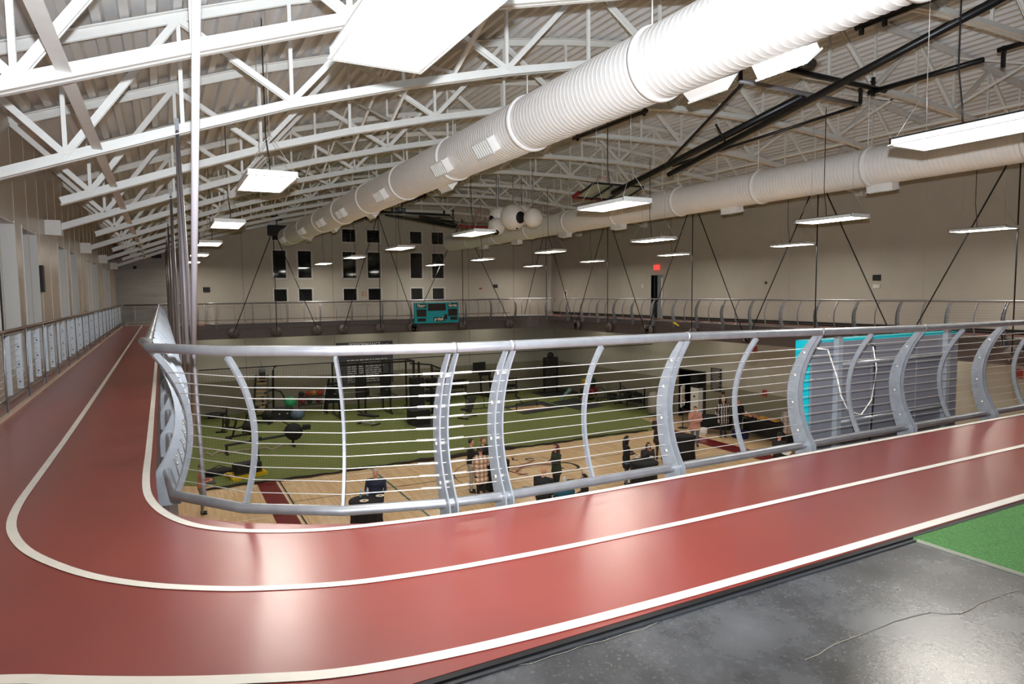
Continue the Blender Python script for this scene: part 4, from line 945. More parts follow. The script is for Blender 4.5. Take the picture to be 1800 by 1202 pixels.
def floorpose():
    p = at(1005, 706, 2, G); t = thing('person', 'person in teal leggings and a black top on hands and feet on a mat', 'person', (p.x, p.y, G)); t.rotation_euler[2] = math.radians(-25)
    m = MB(); segs = []
    def sg(a, b, r1, r2, mi): segs.append((Vector(a), Vector(b), r1, r2, mi)); capsule(m, a, b, r1, r2)
    hip = (-.15, 0, .72); ch = (.32, 0, .5)
    for s in (-1, 1):
        sg((-.15, s*.09, .70), (-.42, s*.13, .42), .095, .065, 1); sg((-.42, s*.13, .42), (-.66, s*.14, .09), .06, .042, 1); sg((-.66, s*.14, .06), (-.56, s*.15, .03), .04, .032, 3)
        sg((.40, s*.17, .48), (.52, s*.2, .25), .05, .042, 0); sg((.52, s*.2, .25), (.62, s*.19, .05), .038, .028, 2)
        for k in range(4): m.tube([(.64, s*.19+(k-1.5)*.018, .03), (.71, s*.19+(k-1.5)*.022, .015)], [.009, .007], 6)
        m.tube([(.62, s*.16, .03), (.66, s*.135, .015)], [.011, .008], 6)
    sg((-.13, -.07, .70), (-.13, .07, .70), .12, .12, 1); sg((.05, -.06, .64), (.05, .06, .64), .11, .11, 0); sg((.24, -.07, .55), (.24, .07, .55), .115, .115, 0); sg((.38, -.13, .48), (.38, .13, .48), .065, .065, 0)
    sg((.44, 0, .42), (.5, 0, .32), .05, .05, 2); m.ball((.55, 0, .24), (.085, .075, .1), 12)
    me = m.mesh('raw', SKIN); ob = bpy.data.objects.new('raw', me); C.collection.objects.link(ob)
    rm = ob.modifiers.new('r', 'REMESH'); rm.mode = 'VOXEL'; rm.voxel_size = .018; rm.use_smooth_shade = True
    me2 = bpy.data.meshes.new_from_object(ob.evaluated_get(bpy.context.evaluated_depsgraph_get())); bpy.data.objects.remove(ob); me2.materials.clear()
    for q in (M_('black_top', (20, 20, 22)), M_('teal_leggings', (104, 138, 126)), SKIN, SHOE): me2.materials.append(q)
    for q in me2.polygons:
        c = q.center; best, bi = 9, 2
        for a, e, r1, r2, mi in segs:
            d = e-a; k = max(0, min(1, (c-a).dot(d)/max(d.length_squared, 1e-9))); dd = (c-(a+d*k)).length-(r1+(r2-r1)*k)
            if dd < best: best, bi = dd, mi
        q.material_index = 2 if (c-Vector((.55, 0, .24))).length < .12 else bi
        q.use_smooth = True
    me2.name = 'body'; link('body', me2, t)
    MB().ball((.53, 0, .21), (.08, .085, .1), 12).build('hair', M_('hair_120_80_60', (120, 80, 60)), t)
floorpose()
# ------------------------------------------------------------ cloth tables
def cloth_table(c, r, h, label, grp='cocktail tables under black cloths', legs=True):
    t = thing('cocktail_table', label, 'table', (c.x, c.y, G), grp)
    MB().lathe((0, 0, 0), [(r, h), (r+.012, h-.02), (r*.97, h-.12), (r*.9, h*.55), (r*1.02, .12)], 48, wav=.045, wn=9).build('tablecloth', CLOTH, t)
    MB().cyl((0, 0, .0), (0, 0, h-.03), .04, 10).build('pedestal', BLACKM, t)
    m = MB()
    for k in range(4): m.bar((0, 0, .04), (.36*math.cos(k*PI/2+.5), .36*math.sin(k*PI/2+.5), .015), .04, .03)
    m.build('foot', BLACKM, t); return t
PLATE = mat('white_plate', S(240, 238, 232), .4); FOOD = mat('golden_food', S(214, 160, 70), .6, var=.3, scale=30, bump=.5, bscale=60); FOOD2 = mat('pinkish_food', S(206, 150, 120), .6, var=.25, scale=30)
def plate(p, label, food=True, r=.12):
    t = thing('paper_plate', label, 'plate', p, 'paper plates')
    MB().lathe((0, 0, 0), [(r*.6, .004), (r, .018), (r*.98, .022), (r*.58, .009)], 20).build('dish', PLATE, t)
    if food: MB().ball((.01, 0, .02), (r*.4, r*.35, .02), 8).build('food', FOOD, t)
TT = {}
for key, px, py, r, lab in (('a', 644, 878, .46, 'black-draped cocktail table in front of the navy shirt'), ('b', 873, 809, .42, 'black-draped cocktail table between the plaid shirt and the two black shirts'), ('c', 1132, 811, .46, 'black-draped cocktail table holding white plates'), ('d', 1203, 765, .42, 'black-draped cocktail table left of the pink jacket'), ('e', 1390, 798, .3, 'small black round table with a white top beside the capped person')):
    c = at(px, py, 2, G+1.05); cloth_table(c, r, 1.05, lab); TT[key] = c
zt_ = G+1.062
for px, py, lab in ((640, 881, 'white plate with scraps at the edge of the nearest cocktail table'), (668, 872, 'white plate nearest the navy shirt')): plate(at(px, py, 2, zt_), lab)
for px, py, lab in ((1119, 800.5, 'white plate in front of the black cardigan'), (1137, 800, 'white plate in front of the eating person')): plate(at(px, py, 2, zt_), lab, r=.13)
for px, py, lab in ((1120, 804.5, 'crumpled white napkin on the plate table'), (1145, 803, 'folded white napkin near the edge of the plate table')):
    q = at(px, py, 2, zt_); tag(MB(q).box(q+Vector((0, 0, .01)), (.12, .1, .02), Matrix.Rotation(.4, 3, 'Z')).build('napkin', PLATE), lab, 'napkin')
q = at(1389, 797.5, 2, zt_); tag(MB(q).lathe(q, [(.26, .0), (.28, .012), (.26, .02)], 24).build('serving_tray', PLATE), 'round white tray on the small table by the capped person', 'tray')
def bottle(p, label):
    t = thing('water_bottle', label, 'bottle', p, 'water bottles')
    MB().lathe((0, 0, 0), [(.03, 0), (.033, .02), (.033, .13), (.03, .16), (.013, .19), (.013, .21)], 12).build('body', mat('clear_plastic', S(170, 186, 196), .1), t)
    MB().cyl((0, 0, .21), (0, 0, .225), .015, 10).build('cap', LETW, t); MB().cyl((0, 0, .07), (0, 0, .12), .0345, 12).build('wrapper', mat('label_blue', S(90, 130, 190), .4), t)
bottle(at(646, 871, 2, zt_), 'upright water bottle on the nearest cocktail table')
bottle(at(634, 873, 2, zt_), 'shorter clear bottle left on the nearest cocktail table')
# buffet
def buffet(a, b, w, label):
    a, b = Vector(a), Vector(b); c = (a+b)/2; d = (b-a); L = d.length
    t = thing('buffet_table', label, 'table', (c.x, c.y, G), 'black-draped buffet tables', rz=math.atan2(d.y, d.x))
    MB().box((0, 0, .76), (L, w, .03)).build('tabletop', BLACKM, t)
    m = MB(); n = 60; per = []
    for i in range(n):
        s = i/n*4; 
        e = int(s); f = s-e
        x, y = [(-L/2+f*L, -w/2), (L/2, -w/2+f*w), (L/2-f*L, w/2), (-L/2, w/2-f*w)][e]; per.append((x, y))
    V = [(x, y, .78) for x, y in per]+[(x*1.0+.012*math.sin(i*2.1)*(1 if abs(y) < w/2 else 0), y+.02*math.sin(i*1.9), .22) for i, (x, y) in enumerate(per)]
    m.add(V, [(i, (i+1) % n, n+(i+1) % n, n+i) for i in range(n)]+[tuple(range(n))]); m.build('tablecloth', CLOTH, t)
    for sx in (-1, 1):
        for sy in (-1, 1): MB().cyl((sx*(L/2-.15), sy*(w/2-.1), 0), (sx*(L/2-.15), sy*(w/2-.1), .75), .015, 6).build('leg', GALVP, t)
    return t
buffet((21.9, 23.0, 0), (22.95, 21.75, 0), .75, 'black-draped table where the checked shirt stands')
buffet((23.5, 21.2, 0), (23.45, 17.9, 0), .8, 'long black-draped buffet table laden with food along the wall')
zb_ = G+.785
for i, (px, py, rx, m_, lab) in enumerate(((1324, 727.5, .34, FOOD, 'largest platter of golden food at the back of the buffet'), (1338, 733, .26, FOOD2, 'platter of pinkish cold cuts on the buffet'), (1345, 737, .18, FOOD, 'small platter below the pinkish cold cuts'), (1360, 735.5, .3, FOOD, 'wide platter of golden food at mid buffet'), (1356, 740.5, .14, FOOD2, 'small round dish in front of the mid buffet platter'), (1372, 740.5, .22, FOOD, 'platter of orange food next to the pale plaid shirt'), (1316, 732.5, .16, FOOD2, 'small pale dish at the corner of the buffet'))):
    q = at(px, py, 2, zb_); q.x = min(q.x, XR-.42); t = thing('food_platter', lab, 'platter', q, 'food platters on the buffet')
    MB().lathe((0, 0, 0), [(rx*.9, 0), (rx, .02), (rx*.95, .025)], 20).build('tray', BLACKM, t)
    m = MB(); rr = random.Random(i)
    for k in range(26):
        a = rr.uniform(0, 6.28); d = rx*.82*math.sqrt(rr.random()); m.ball((d*math.cos(a), d*math.sin(a), .035+.13*(1-d/rx)), (.065, .06, .045), 6)
    m.build('food', m_, t)['kind'] = 'stuff'
for px, py, lab in ((1350, 730, 'pale cup standing among the platters'), (1259, 729, 'pale cup on the table by the checked shirt'), (1312, 728, 'white cup at the corner where the two tables meet')):
    q = at(px, py, 2, zb_); tag(MB(q).lathe(q, [(.045, 0), (.055, .14), (.05, .14)], 12).build('cup', PLATE), lab, 'cup', 'cups on the buffet')
q = at(1236, 765, 2, G); tag(MB(q).lathe(q, [(.16, 0), (.18, .34), (.17, .34)], 16).build('white_bucket', PLATE), 'white bucket on the floor beside the pink jacket', 'bucket')
q = Vector((22.6, 20.9, G)); tag(MB(q).bb(q.x-.2, q.y-.3, G, q.x+.2, q.y+.3, G+.36).build('storage_tub', mat('blue_tub', S(30, 40, 90), .5)), 'dark blue tub under the buffet table', 'tub')
# easel with poster
p = at(1200, 752, 2, G); t = thing('easel_sign', 'standing sign with a white poster near the doorway below', 'sign', p)
MB().cyl((0, 0, 0), (0, 0, 1.35), .02, 8).build('pole', BLACKM, t); MB().lathe((0, 0, 0), [(.25, 0), (.25, .015)], 20).build('base', BLACKM, t)
MB().box((0, .02, 1.55), (.75, .03, 1.0), Matrix.Rotation(.6, 3, 'Z')).build('poster', PLATE, t)
m = MB()
for k in range(6): m.box((.12*math.cos(k)+.02, -.02, 1.35+.1*k), (.16, .012, .07), Matrix.Rotation(.6, 3, 'Z'))
m.build('print', mat('poster_print', S(190, 90, 90), .5), t)
# wall items by the lower doorway
t = thing('drink_cooler', 'white cooler cabinet with a black top beside the dark doorway below', 'cooler', (XR-.33, 24.9, G))
MB().bb(-.02, -.27, .1, .3, .27, 1.7).build('cabinet', PLATE, t); MB().bb(-.03, -.28, 1.7, .31, .28, 2.4).build('header', BLK, t); MB().bb(-.03, -.28, 0, .31, .28, .1).build('plinth', BLK, t)
MB().cyl((-.035, 0, 1.25), (-.02, 0, 1.25), .06, 12).build('emblem', RED, t)
dr = wall('door_2', BLK, 'dark doorway opening in the long wall below', (XR-.02, 24.45, G, XR+.2, 24.5, -2.6), (XR-.02, 26.36, G, XR+.2, 26.42, -2.6), (XR-.02, 24.45, -2.65, XR+.2, 26.4, -2.58))
MB().bb(XR+.5, 24.6, G, XR+.55, 25.9, -2.9).build('door_leaf', mat('door_brown', S(60, 48, 44), .5), dr)
t = thing('wall_poster', 'tall dark poster of stacked grey lettering on the long wall below', 'poster', (XR-.03, 23.75, -2.9))
MB().box((0, 0, 0), (.03, .7, 1.15)).build('sheet', mat('poster_dark', S(44, 42, 44), .5), t)
m = MB()
for k in range(13): m.box((-.02, .02*math.sin(k*2), .5-.082*k), (.01, .5+.12*math.sin(k*3), .045))
m.build('text_line', mat('poster_grey', S(150, 146, 142), .5), t)['kind'] = 'stuff'
for px, py, lab in ((1344, 691, 'red fire alarm notice on the long wall below'), (1327, 614, 'small red alarm strobe high on the lower long wall'), (1791, 657, 'red alarm box low on the long wall at the right')):
    q = at(px, py, 0, XR-.03); tag(MB(q).box(q, (.05, .22, .3)).build('alarm_box', mat('alarm_red2', S(170, 70, 60), .5)), lab, 'alarm')
# ------------------------------------------------------------ training equipment on the turf
def E(name, label, cat, px=None, py=None, pos=None, rz=0, group=None):
    p = at(px, py, 2, G+.015) if pos is None else Vector(pos); return thing(name, label, cat, (p.x, p.y, G+.015), group, rz)
def bars(t, name, lst, r, m=BLACKM, n=8):
    mm = MB()
    for a, b in lst: mm.cyl(a, b, r, n)
    return mm.build(name, m, t)
def frame(t, name, lst, w, m=BLACKM):
    mm = MB()
    for a, b in lst: mm.bar(a, b, w, w)
    return mm.build(name, m, t)
# ladder climber
t = E('ladder_climber', 'tall ladder climbing machine with wooden rungs against the end wall', 'climber', 458, 737, rz=-.3)
for s in (-1, 1): frame(t, 'side_rail', [((s*.36, 0, .1), (s*.3, .85, 2.25))], .09)
for k in range(10):
    f = k/10; MB().box((0, .04+.82*f, .22+2.0*f), (.62, .05, .06)).build('rung', WOODP, t)
frame(t, 'base', [((-.4, -.2, .04), (-.4, 1.0, .04)), ((.4, -.2, .04), (.4, 1.0, .04)), ((-.4, .9, .04), (.4, .9, .04))], .08)
t = E('cable_boom', 'black boom stand with curved arms beside the ladder climber', 'stand', pos=(5.25, 38.3, G))
mm = MB(); mm.tube([(0, 0, .05), (.02, 0, 1.6), (.05, 0, 2.4), (.12, 0, 2.6), (.25, 0, 2.65)], .055, 8); mm.build('post', BLACKM, t)
mm = MB(); mm.tube([(-.55, 0, .5), (-.55, 0, .95), (-.4, 0, 1.2), (0, 0, 1.35), (.4, 0, 1.2), (.55, 0, .95), (.62, 0, .6)], .045, 8); mm.build('arm', BLACKM, t); frame(t, 'base', [((-.5, 0, .04), (.5, 0, .04)), ((0, -.4, .04), (0, .4, .04))], .08)
pb = thing('punching_bag', 'small black and silver punching bag hanging from the end wall', 'punching bag', at(461, 658, 1, YE-.5))
MB().lathe((0, 0, 0), [(.08, -.42), (.17, -.36), (.17, .1)], 16).build('bag', BLK, pb); MB().lathe((0, 0, 0), [(.171, .1), (.165, .3), (.05, .42)], 16).build('top_cover', GALVP, pb); MB().cyl((0, 0, .4), (0, .45, .7), .012, 6).build('bracket', RED, pb)
t = E('ball_rack', 'black rack with red, orange and black medicine balls by the end wall', 'rack', 548, 717)
frame(t, 'frame', [((x, y, 0), (x, y, .75)) for x in (-.75, .75) for y in (-.2, .2)]+[((-.75, y, z), (.75, y, z)) for y in (-.2, .2) for z in (.25, .7)], .05)
for k, (x, z, c, nm) in enumerate(((-.55, .87, (30, 30, 32), 'black'), (-.2, .87, (190, 60, 50), 'red'), (.15, .87, (214, 140, 50), 'orange'), (.5, .87, (200, 58, 48), 'bright red'), (-.5, .42, (150, 44, 40), 'dark red'), (-.1, .42, (36, 36, 40), 'charcoal'), (.4, .42, (120, 40, 40), 'maroon'))):
    o = t.location+Vector((x, 0, z)); tag(MB(o).ball(o, .155, 14).build('medicine_ball', M_('ball_%d' % k, c, rough=.5)), '%s medicine ball on the %s shelf of the ball rack' % (nm, 'upper' if z > .6 else 'lower'), 'ball', 'medicine balls')
t = E('storage_bench', 'low black storage box by the ladder climber', 'box', 497, 737); MB().box((0, 0, .3), (1.0, .6, .6)).build('body', BLK, t); MB().box((0, 0, .61), (1.04, .64, .03)).build('lid', DARKP, t)
for x in (-.2, .2): MB().box((x, -.31, .35), (.08, .02, .05)).build('latch', LETW, t)
o = t.location+Vector((.45, .3, .85)); tag(MB(o).ball(o, .3, 18).build('exercise_ball', mat('green_ball', S(50, 170, 110), .4)), 'green exercise ball on the black storage box', 'ball')
o = at(523, 728, 2, G+.3); tag(MB(o).ball(o, (.36, .36, .27), 18).build('exercise_ball', mat('blue_ball', S(96, 116, 140), .35)), 'grey blue half ball on the turf beside the storage box', 'ball')
# squat rig
t = E('squat_rig', 'long black multi-bay squat rig in front of the banner', 'rig', pos=(10.4, 35.6, G))
ups = []
for i, x in enumerate((-2.3, -.9, .5, 1.9)):
    for y in (-.7, .7):
        frame(t, 'upright', [((x, y, 0), (x, y, 2.85))], .085)
    frame(t, 'foot', [((x, -1.0, .04), (x, 1.0, .04))], .09)
for y in (-.7, .7): frame(t, 'top_beam', [((-2.3, y, 2.83), (1.9, y, 2.83))], .085)
for x in (-2.3, -.9, .5, 1.9): frame(t, 'top_beam', [((x, -.7, 2.83), (x, .7, 2.83))], .085)
bars(t, 'pull_up_bar', [((-2.3, -.3, 2.95), (-.9, -.3, 2.95)), ((.5, -.3, 2.95), (1.9, -.3, 2.95))], .03)
for x in (-1.6, 1.2):
    bars(t, 'barbell', [((x-1.0, -.8, 1.35), (x+1.0, -.8, 1.35))], .02, GALV)
    for s in (-1, 1): bars(t, 'weight_plate', [((x+s*.78, -.8, 1.35), (x+s*.86, -.8, 1.35))], .22, BLK, 16)
for x in (-.9, .5): MB().box((x+.05, .3, 1.5), (.5, .5, 1.3)).build('weight_stack', BLK, t)
for x in (-.6, .1, .8): frame(t, 'spotter_arm', [((x, -.9, 1.0), (x, .3, 1.0))], .05)
t = E('pull_up_tower', 'black pull-up tower with a slanted red-brown arm right of the squat rig', 'tower', 750, 728)
frame(t, 'upright', [((-.4, 0, 0), (-.4, 0, 2.9)), ((.35, 0, 0), (.35, 0, 2.7)), ((-.7, 0, 2.2), (-.7, 0, 3.0))], .1); frame(t, 'arm', [((-.9, 0, 2.85), (.35, 0, 2.7)), ((.3, 0, 2.7), (1.2, 0, 2.3)), ((.3, 0, 2.35), (1.2, 0, 2.3))], .08); MB().box((-.5, .1, 1.2), (.7, .5, 1.7)).build('weight_stack', BLK, t); frame(t, 'foot', [((-.8, 0, .05), (.8, 0, .05)), ((-.4, -.6, .05), (-.4, .6, .05))], .1)
t = E('step_tower', 'dark step tower with a pale rope at the left end of the squat rig', 'tower', 588, 724)
frame(t, 'frame', [((-.5, -.3, 0), (-.25, 0, 1.9)), ((.5, -.3, 0), (.25, 0, 1.9)), ((-.5, .3, 0), (-.25, 0, 1.9)), ((.5, .3, 0), (.25, 0, 1.9)), ((-.4, -.2, .6), (.4, -.2, .6)), ((-.33, -.1, 1.2), (.33, -.1, 1.2))], .09); MB().box((0, .05, 1.1), (.5, .15, 1.1)).build('pad', BLK, t); bars(t, 'rope', [((-.75, -.35, 0), (-.5, -.2, 1.5)), ((-.5, -.2, 1.5), (.35, -.2, 1.55))], .012, LETW)
o = at(763, 717, 2, G+.2); tag(MB(o).ball(o, .17, 14).build('medicine_ball', M_('ball_9', (206, 140, 50), rough=.5)), 'orange ball on the turf right of the pull-up tower', 'ball', 'medicine balls')
def dumb_rack(px, py, label, W=1.3, tiers=3, rz=0, pos=None, round_=False):
    t = E('dumbbell_rack', label, 'rack', px, py, rz=rz, group='dumbbell racks', pos=pos)
    frame(t, 'frame', [((x, .15, 0), (x, .15, 1.25)) for x in (-W/2, W/2)]+[((x, -.3, .03), (x, .3, .03)) for x in (-W/2, W/2)], .06)
    for k in range(tiers):
        z = .35+.38*k; MB().box((0, .02, z), (W, .3, .04)).build('shelf', BLACKM, t)
        n = int(W/.22)
        for q in range(n):
            x = -W/2+.14+q*(W-.2)/n; o = Vector((x, 0, z+.09)); mm = MB(); mm.cyl(o+Vector((0, -.12, 0)), o+Vector((0, .12, 0)), .018, 6); mm.cyl(o+Vector((0, -.15, 0)), o+Vector((0, -.07, 0)), .065, 8); mm.cyl(o+Vector((0, .07, 0)), o+Vector((0, .15, 0)), .065, 8)
            nm = mm.build('dumbbell', BLK, t)
    return t
dumb_rack(805, 702, 'black dumbbell rack at the end wall right of the wheel stand', 1.2)
dumb_rack(895, 700, 'black dumbbell rack between treadmill console and floor mats', 1.2)
dumb_rack(None, None, 'wide dumbbell rack of round weights against the long wall', 2.2, 2, rz=-PI/2, pos=(23.5, 29.9, G))
t = E('plate_tree', 'black wheel rack stacked with round weights left of the adjustable bench', 'rack', 757, 714)
frame(t, 'upright', [((0, 0, 0), (0, 0, 1.6)), ((-.4, 0, .04), (.4, 0, .04)), ((0, -.3, .04), (0, .3, .04))], .08)
for s in (-1, 1):
    for z in (.45, .85, 1.25, 1.55): bars(t, 'weight_plate', [((s*.2, -.05, z), (s*.2, -.16, z))], .17, BLK, 14)
t = E('treadmill', 'upright black treadmill near the end wall', 'treadmill', 865, 697, rz=.15)
MB().box((0, -.1, .12), (.75, 1.7, .2)).build('deck', BLK, t); frame(t, 'upright', [((-.38, .65, .1), (-.34, .8, 1.35)), ((.38, .65, .1), (.34, .8, 1.35))], .09); MB().box((0, .8, 1.45), (.85, .2, .35)).build('console', BLK, t); bars(t, 'handlebar', [((-.36, .8, 1.1), (-.36, .2, 1.05)), ((.36, .8, 1.1), (.36, .2, 1.05))], .03); MB().box((-.35, .9, 1.9), (.9, .12, .5)).build('screen', BLK, t)
def bench(px, py, label, inc=0, rz=0):
    t = E('weight_bench', label, 'bench', px, py, rz=rz, group='weight benches')
    R_ = Matrix.Rotation(inc, 3, 'X')
    if inc: MB().box(Vector((0, .35, .65)), (.34, .95, .09), R_).build('back_pad', BLK, t); MB().box((0, -.3, .5), (.32, .35, .09)).build('seat_pad', BLK, t)
    else: MB().box((0, 0, .47), (.34, 1.2, .08)).build('seat_pad', BLK, t)
    frame(t, 'frame', [((0, -.5, .08), (0, .5, .08)), ((0, -.35, .08), (0, -.3, .45)), ((0, .35, .08), (0, .2, .5))], .06, WINF); bars(t, 'foot', [((-.3, -.5, .05), (.3, -.5, .05)), ((-.3, .5, .05), (.3, .5, .05))], .035); return t
bench(648, 746, 'flat dark bench alone on the turf before the squat rig', rz=.5)
bench(822, 734, 'inclined adjustable bench with white frame right of the black plyometric box', .85, rz=-.9)
t = E('plyometric_box', 'black plyometric box standing on a dark mat', 'box', 736, 745, rz=.05); MB().box((0, 0, .37), (.95, .75, .7)).build('body', BLK, t); MB().box((0, 0, .735), (.98, .78, .03)).build('lid', DARKP, t)
def fmat(pts, label, m=DARKP, z=.02):
    P_ = [at(px, py, 2, G) for px, py in pts]; o = P_[0]; mm = MB((o.x, o.y, G+.015)); mm.prism([(q.x, q.y, G+.015) for q in P_], (0, 0, z)); return tag(mm.build('floor_mat', m), label, 'mat', 'black floor mats')
fmat([(709, 740), (741, 755), (792, 751), (760, 737)], 'black mat under the plyometric box')
fmat([(968, 708), (1020, 722), (1062, 714), (1010, 700)], 'dark mat under the person in teal leggings')
fmat([(932, 690), (988, 683), (1015, 690), (965, 700)], 'large black mat before the cable tower')
fmat([(350, 836), (358, 852), (380, 851), (374, 836)], 'grey mat at the turf edge below the left corner')
t = E('lifting_platform', 'lifting platform with wooden centre and black sides on the turf', 'platform', pos=(18.9, 32.7, G))
P_ = [at(px, py, 2, G) for px, py in ((885, 716), (953, 706), (992, 718), (922, 729))]; mm = MB(); mm.prism([(q.x-18.9, q.y-32.7, 0) for q in P_], (0, 0, .03)); mm.build('rubber_base', DARKP, t)
P_ = [at(px, py, 2, G) for px, py in ((893, 719), (951, 713), (966, 717.5), (912, 725))]; mm = MB(); mm.prism([(q.x-18.9, q.y-32.7, .031) for q in P_], (0, 0, .01)); mm.build('wooden_centre', WOODP, t)
t = E('landmine_stand', 'black T-shaped bar stand lying over the lifting platform', 'stand', 925, 717)
bars(t, 'bar', [((-.9, -.4, .35), (1.0, .4, .3)), ((-.2, .1, .3), (-.5, 1.2, 1.2)), ((.8, .3, .3), (.8, .1, .05)), ((-.8, -.35, .35), (-.9, -.5, .05))], .035)
t = E('roller_rack', 'black tubular rack with padded roller behind the adjustable bench', 'rack', 835, 717)
bars(t, 'frame', [((-.6, 0, 0), (-.5, 0, .8)), ((.6, 0, 0), (.55, 0, .8)), ((-.6, -.4, .03), (.6, -.4, .03)), ((.6, -.4, 0), (.6, .4, 0)), ((-.6, .3, .75), (.6, .3, .75))], .022); bars(t, 'roller', [((-.7, 0, .82), (.35, 0, .82))], .1, BLK, 14)
t = E('cable_tower', 'tall dark cable tower in the corner of the turf', 'tower', 968, 690)
frame(t, 'frame', [((-.5, 0, 0), (-.5, 0, 2.3)), ((.5, 0, 0), (.5, 0, 2.3)), ((-.5, 0, 2.3), (.5, 0, 2.3)), ((-.6, -.5, .04), (-.6, .5, .04)), ((.6, -.5, .04), (.6, .5, .04))], .1); MB().box((0, .1, 1.0), (.75, .3, 1.9)).build('weight_stack', mat('smoky_cover', S(60, 56, 52), .4), t); MB().ball((0, 0, 2.45), .22, 12).build('pulley_cover', BLK, t); MB().box((.0, -.06, 2.05), (.9, .2, .35)).build('header', BLK, t)
t = E('bumper_plate_rack', 'rack stacked with yellow, green and red bumper plates near the long wall', 'rack', 1034, 702)
frame(t, 'frame', [((0, 0, 0), (0, 0, 1.75)), ((-.5, 0, .05), (.5, 0, .05)), ((0, -.4, .05), (0, .4, .05))], .09)
for c_, x, z, w_, nm in (((200, 160, 40), -.42, 1.05, .16, 'yellow'), ((30, 74, 56), -.1, 1.05, .42, 'green'), ((160, 40, 42), -.05, .5, .5, 'red'), ((34, 30, 34), -.5, .5, .18, 'black')):
    q = bars(t, 'bumper_plate', [((x, -.1, z), (x+w_, -.1, z))], .27, M_('bumper_'+nm, c_, rough=.5), 24); q['label'] = nm+' bumper plates'
bars(t, 'weight_plate', [((-.1, -.1, 1.6), (.2, -.1, 1.6))], .13, BLK, 14)
def rower(px, py, label, rz, k=1.0):
    t = E('rowing_machine', label, 'rower', px, py, rz=rz, group='rowing machines')
    frame(t, 'rail', [((-1.5*k, 0, .38), (.55*k, 0, .5))], .09, DARKP); bars(t, 'flywheel', [((.75*k, -.12, .62), (.75*k, .12, .62))], .3*k, BLK, 20); frame(t, 'leg', [((-1.45*k, 0, 0), (-1.45*k, 0, .38)), ((.7*k, -.35, .04), (.7*k, .35, .04)), ((.7*k, 0, 0), (.75*k, 0, .5)), ((-1.45*k, -.25, .03), (-1.45*k, .25, .03))], .08); MB().box((-.5*k, 0, .52), (.4, .32, .07)).build('seat', BLK, t); frame(t, 'monitor_arm', [((.7*k, 0, .85), (.35*k, 0, 1.15))], .05); MB().box((1.2*k, 0, .75), (.3, .25, .2)).build('monitor', BLK, t); bars(t, 'handle', [((.4*k, -.22, .7), (.4*k, .22, .7))], .018); return t
rower(478, 788, 'large black rowing machine with round flywheel nearest the left bend', .1, 1.25)
rower(1085, 712, 'low black rowing machine near the rack of round weights', -.75, .8)
def bike(px, py, label, rz, m=BLK):
    t = E('exercise_bike', label, 'bike', px, py, rz=rz, group='exercise bikes'); bars(t, 'flywheel', [((.45, -.04, .4), (.45, .04, .4))], .27, m, 20)
    frame(t, 'frame', [((-.5, 0, .08), (.6, 0, .08)), ((-.3, 0, .1), (-.1, 0, .8)), ((.2, 0, .15), (.45, 0, 1.0)), ((-.25, 0, .4), (.4, 0, .5)), ((-.5, -.25, .04), (-.5, .25, .04)), ((.6, -.25, .04), (.6, .25, .04))], .07); MB().box((-.12, 0, .88), (.3, .18, .08)).build('saddle', BLK, t); bars(t, 'handlebar', [((.45, -.22, 1.05), (.45, .22, 1.05)), ((.45, -.22, 1.05), (.7, -.2, 1.12)), ((.45, .22, 1.05), (.7, .2, 1.12))], .02); return t
bike(420, 768, 'black exercise bike on the turf left of the large rower', .4); bike(395, 757, 'second black exercise bike tucked behind the first', 1.2); bike(455, 745, 'dark exercise bike at the foot of the ladder climber', -.5)
t = E('push_sled', 'black sled machine on bright yellow feet at the turf edge', 'sled', 430, 836, rz=.25)
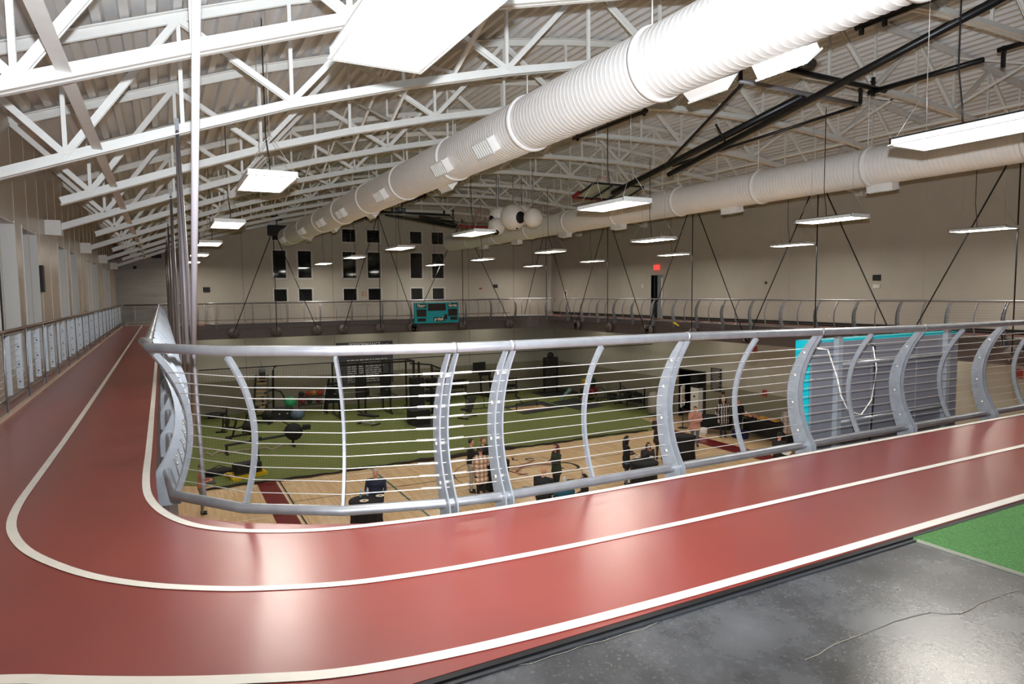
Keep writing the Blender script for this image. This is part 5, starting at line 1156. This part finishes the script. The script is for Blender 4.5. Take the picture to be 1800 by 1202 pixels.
frame(t, 'runner', [((-.6, -.35, .06), (.7, -.35, .06)), ((-.6, .35, .06), (.7, .35, .06)), ((-.5, -.35, .1), (-.5, .35, .1)), ((.6, -.35, .1), (.6, .35, .1))], .11, YEL); MB().box((.1, 0, .32), (.9, .5, .32)).build('deck', BLK, t); bars(t, 'push_pole', [((.65, .2, .1), (.6, .2, .95)), ((-.4, -.2, .1), (-.4, -.2, .6))], .03); frame(t, 'foot', [((-.6, -.5, .04), (-.3, -.5, .04)), ((.5, .5, .04), (.85, .5, .04))], .1, YEL)
o = at(385, 830, 2, G+.1); t = thing('gear_bag', 'black gear bag lying on the turf left of the yellow sled', 'bag', (o.x, o.y, G+.015)); MB().ball((0, 0, .13), (.55, .25, .13), 14).build('body', BLK, t); MB().tube([(-.25, 0, .24), (0, .02, .34), (.25, 0, .24)], .018, 6).build('handle', DARKP, t)
pts = [at(px, py, 2, G+.04) for px, py in ((352, 799), (365, 796), (372, 801), (385, 793), (405, 796), (425, 791), (450, 789), (470, 787), (478, 791), (490, 785), (500, 780))]
tag(MB(pts[0]).tube(pts, .045, 8).build('battle_rope', mat('rope_pale', S(176, 160, 142), .9)), 'thick pale battle rope snaking over the turf', 'rope')
o = at(380, 735, 2, G); t = E('low_stepper', 'low dark stepper by the end wall left of the ladder climber', 'stepper', 380, 735); MB().ball((0, 0, .22), (.6, .3, .12), 12).build('platform', DARKP, t); bars(t, 'base', [((-.4, 0, .1), (.4, 0, .1))], .1)
t = E('parallel_bars', 'silver slanted frame with wheel near the long wall', 'frame', pos=(22.9, 31.9, G)); bars(t, 'strut', [((-.6, 0, .7), (-.3, 0, 0)), ((.2, 0, 1.0), (.6, 0, .4))], .025, GALV); MB().tube([(-.1+.4*math.cos(k*PI/10), 0, .5+.4*math.sin(k*PI/10)) for k in range(20)], .02, 6, closed=True).build('wheel', DARKP, t); MB().box((.8, 0, .3), (.45, .4, .35)).build('block', BLK, t)
t = E('covered_machine', 'machine under a pale dust cover near the divider net end', 'machine', pos=(23.1, 27.3, G)); MB().lathe((0, 0, 0), [(.36, .05), (.34, .8), (.28, 1.15), (.1, 1.2)], 20, wav=.05, wn=4).build('dust_cover', mat('cover_pale', S(182, 172, 162), .7), t); MB().box((.5, 0, .5), (.4, .5, 1.0)).build('body', BLK, t); MB().tube([(-.15, -.37, .1), (-.1, -.38, .6), (.05, -.36, 1.1)], .015, 6).build('strap', BLK, t)
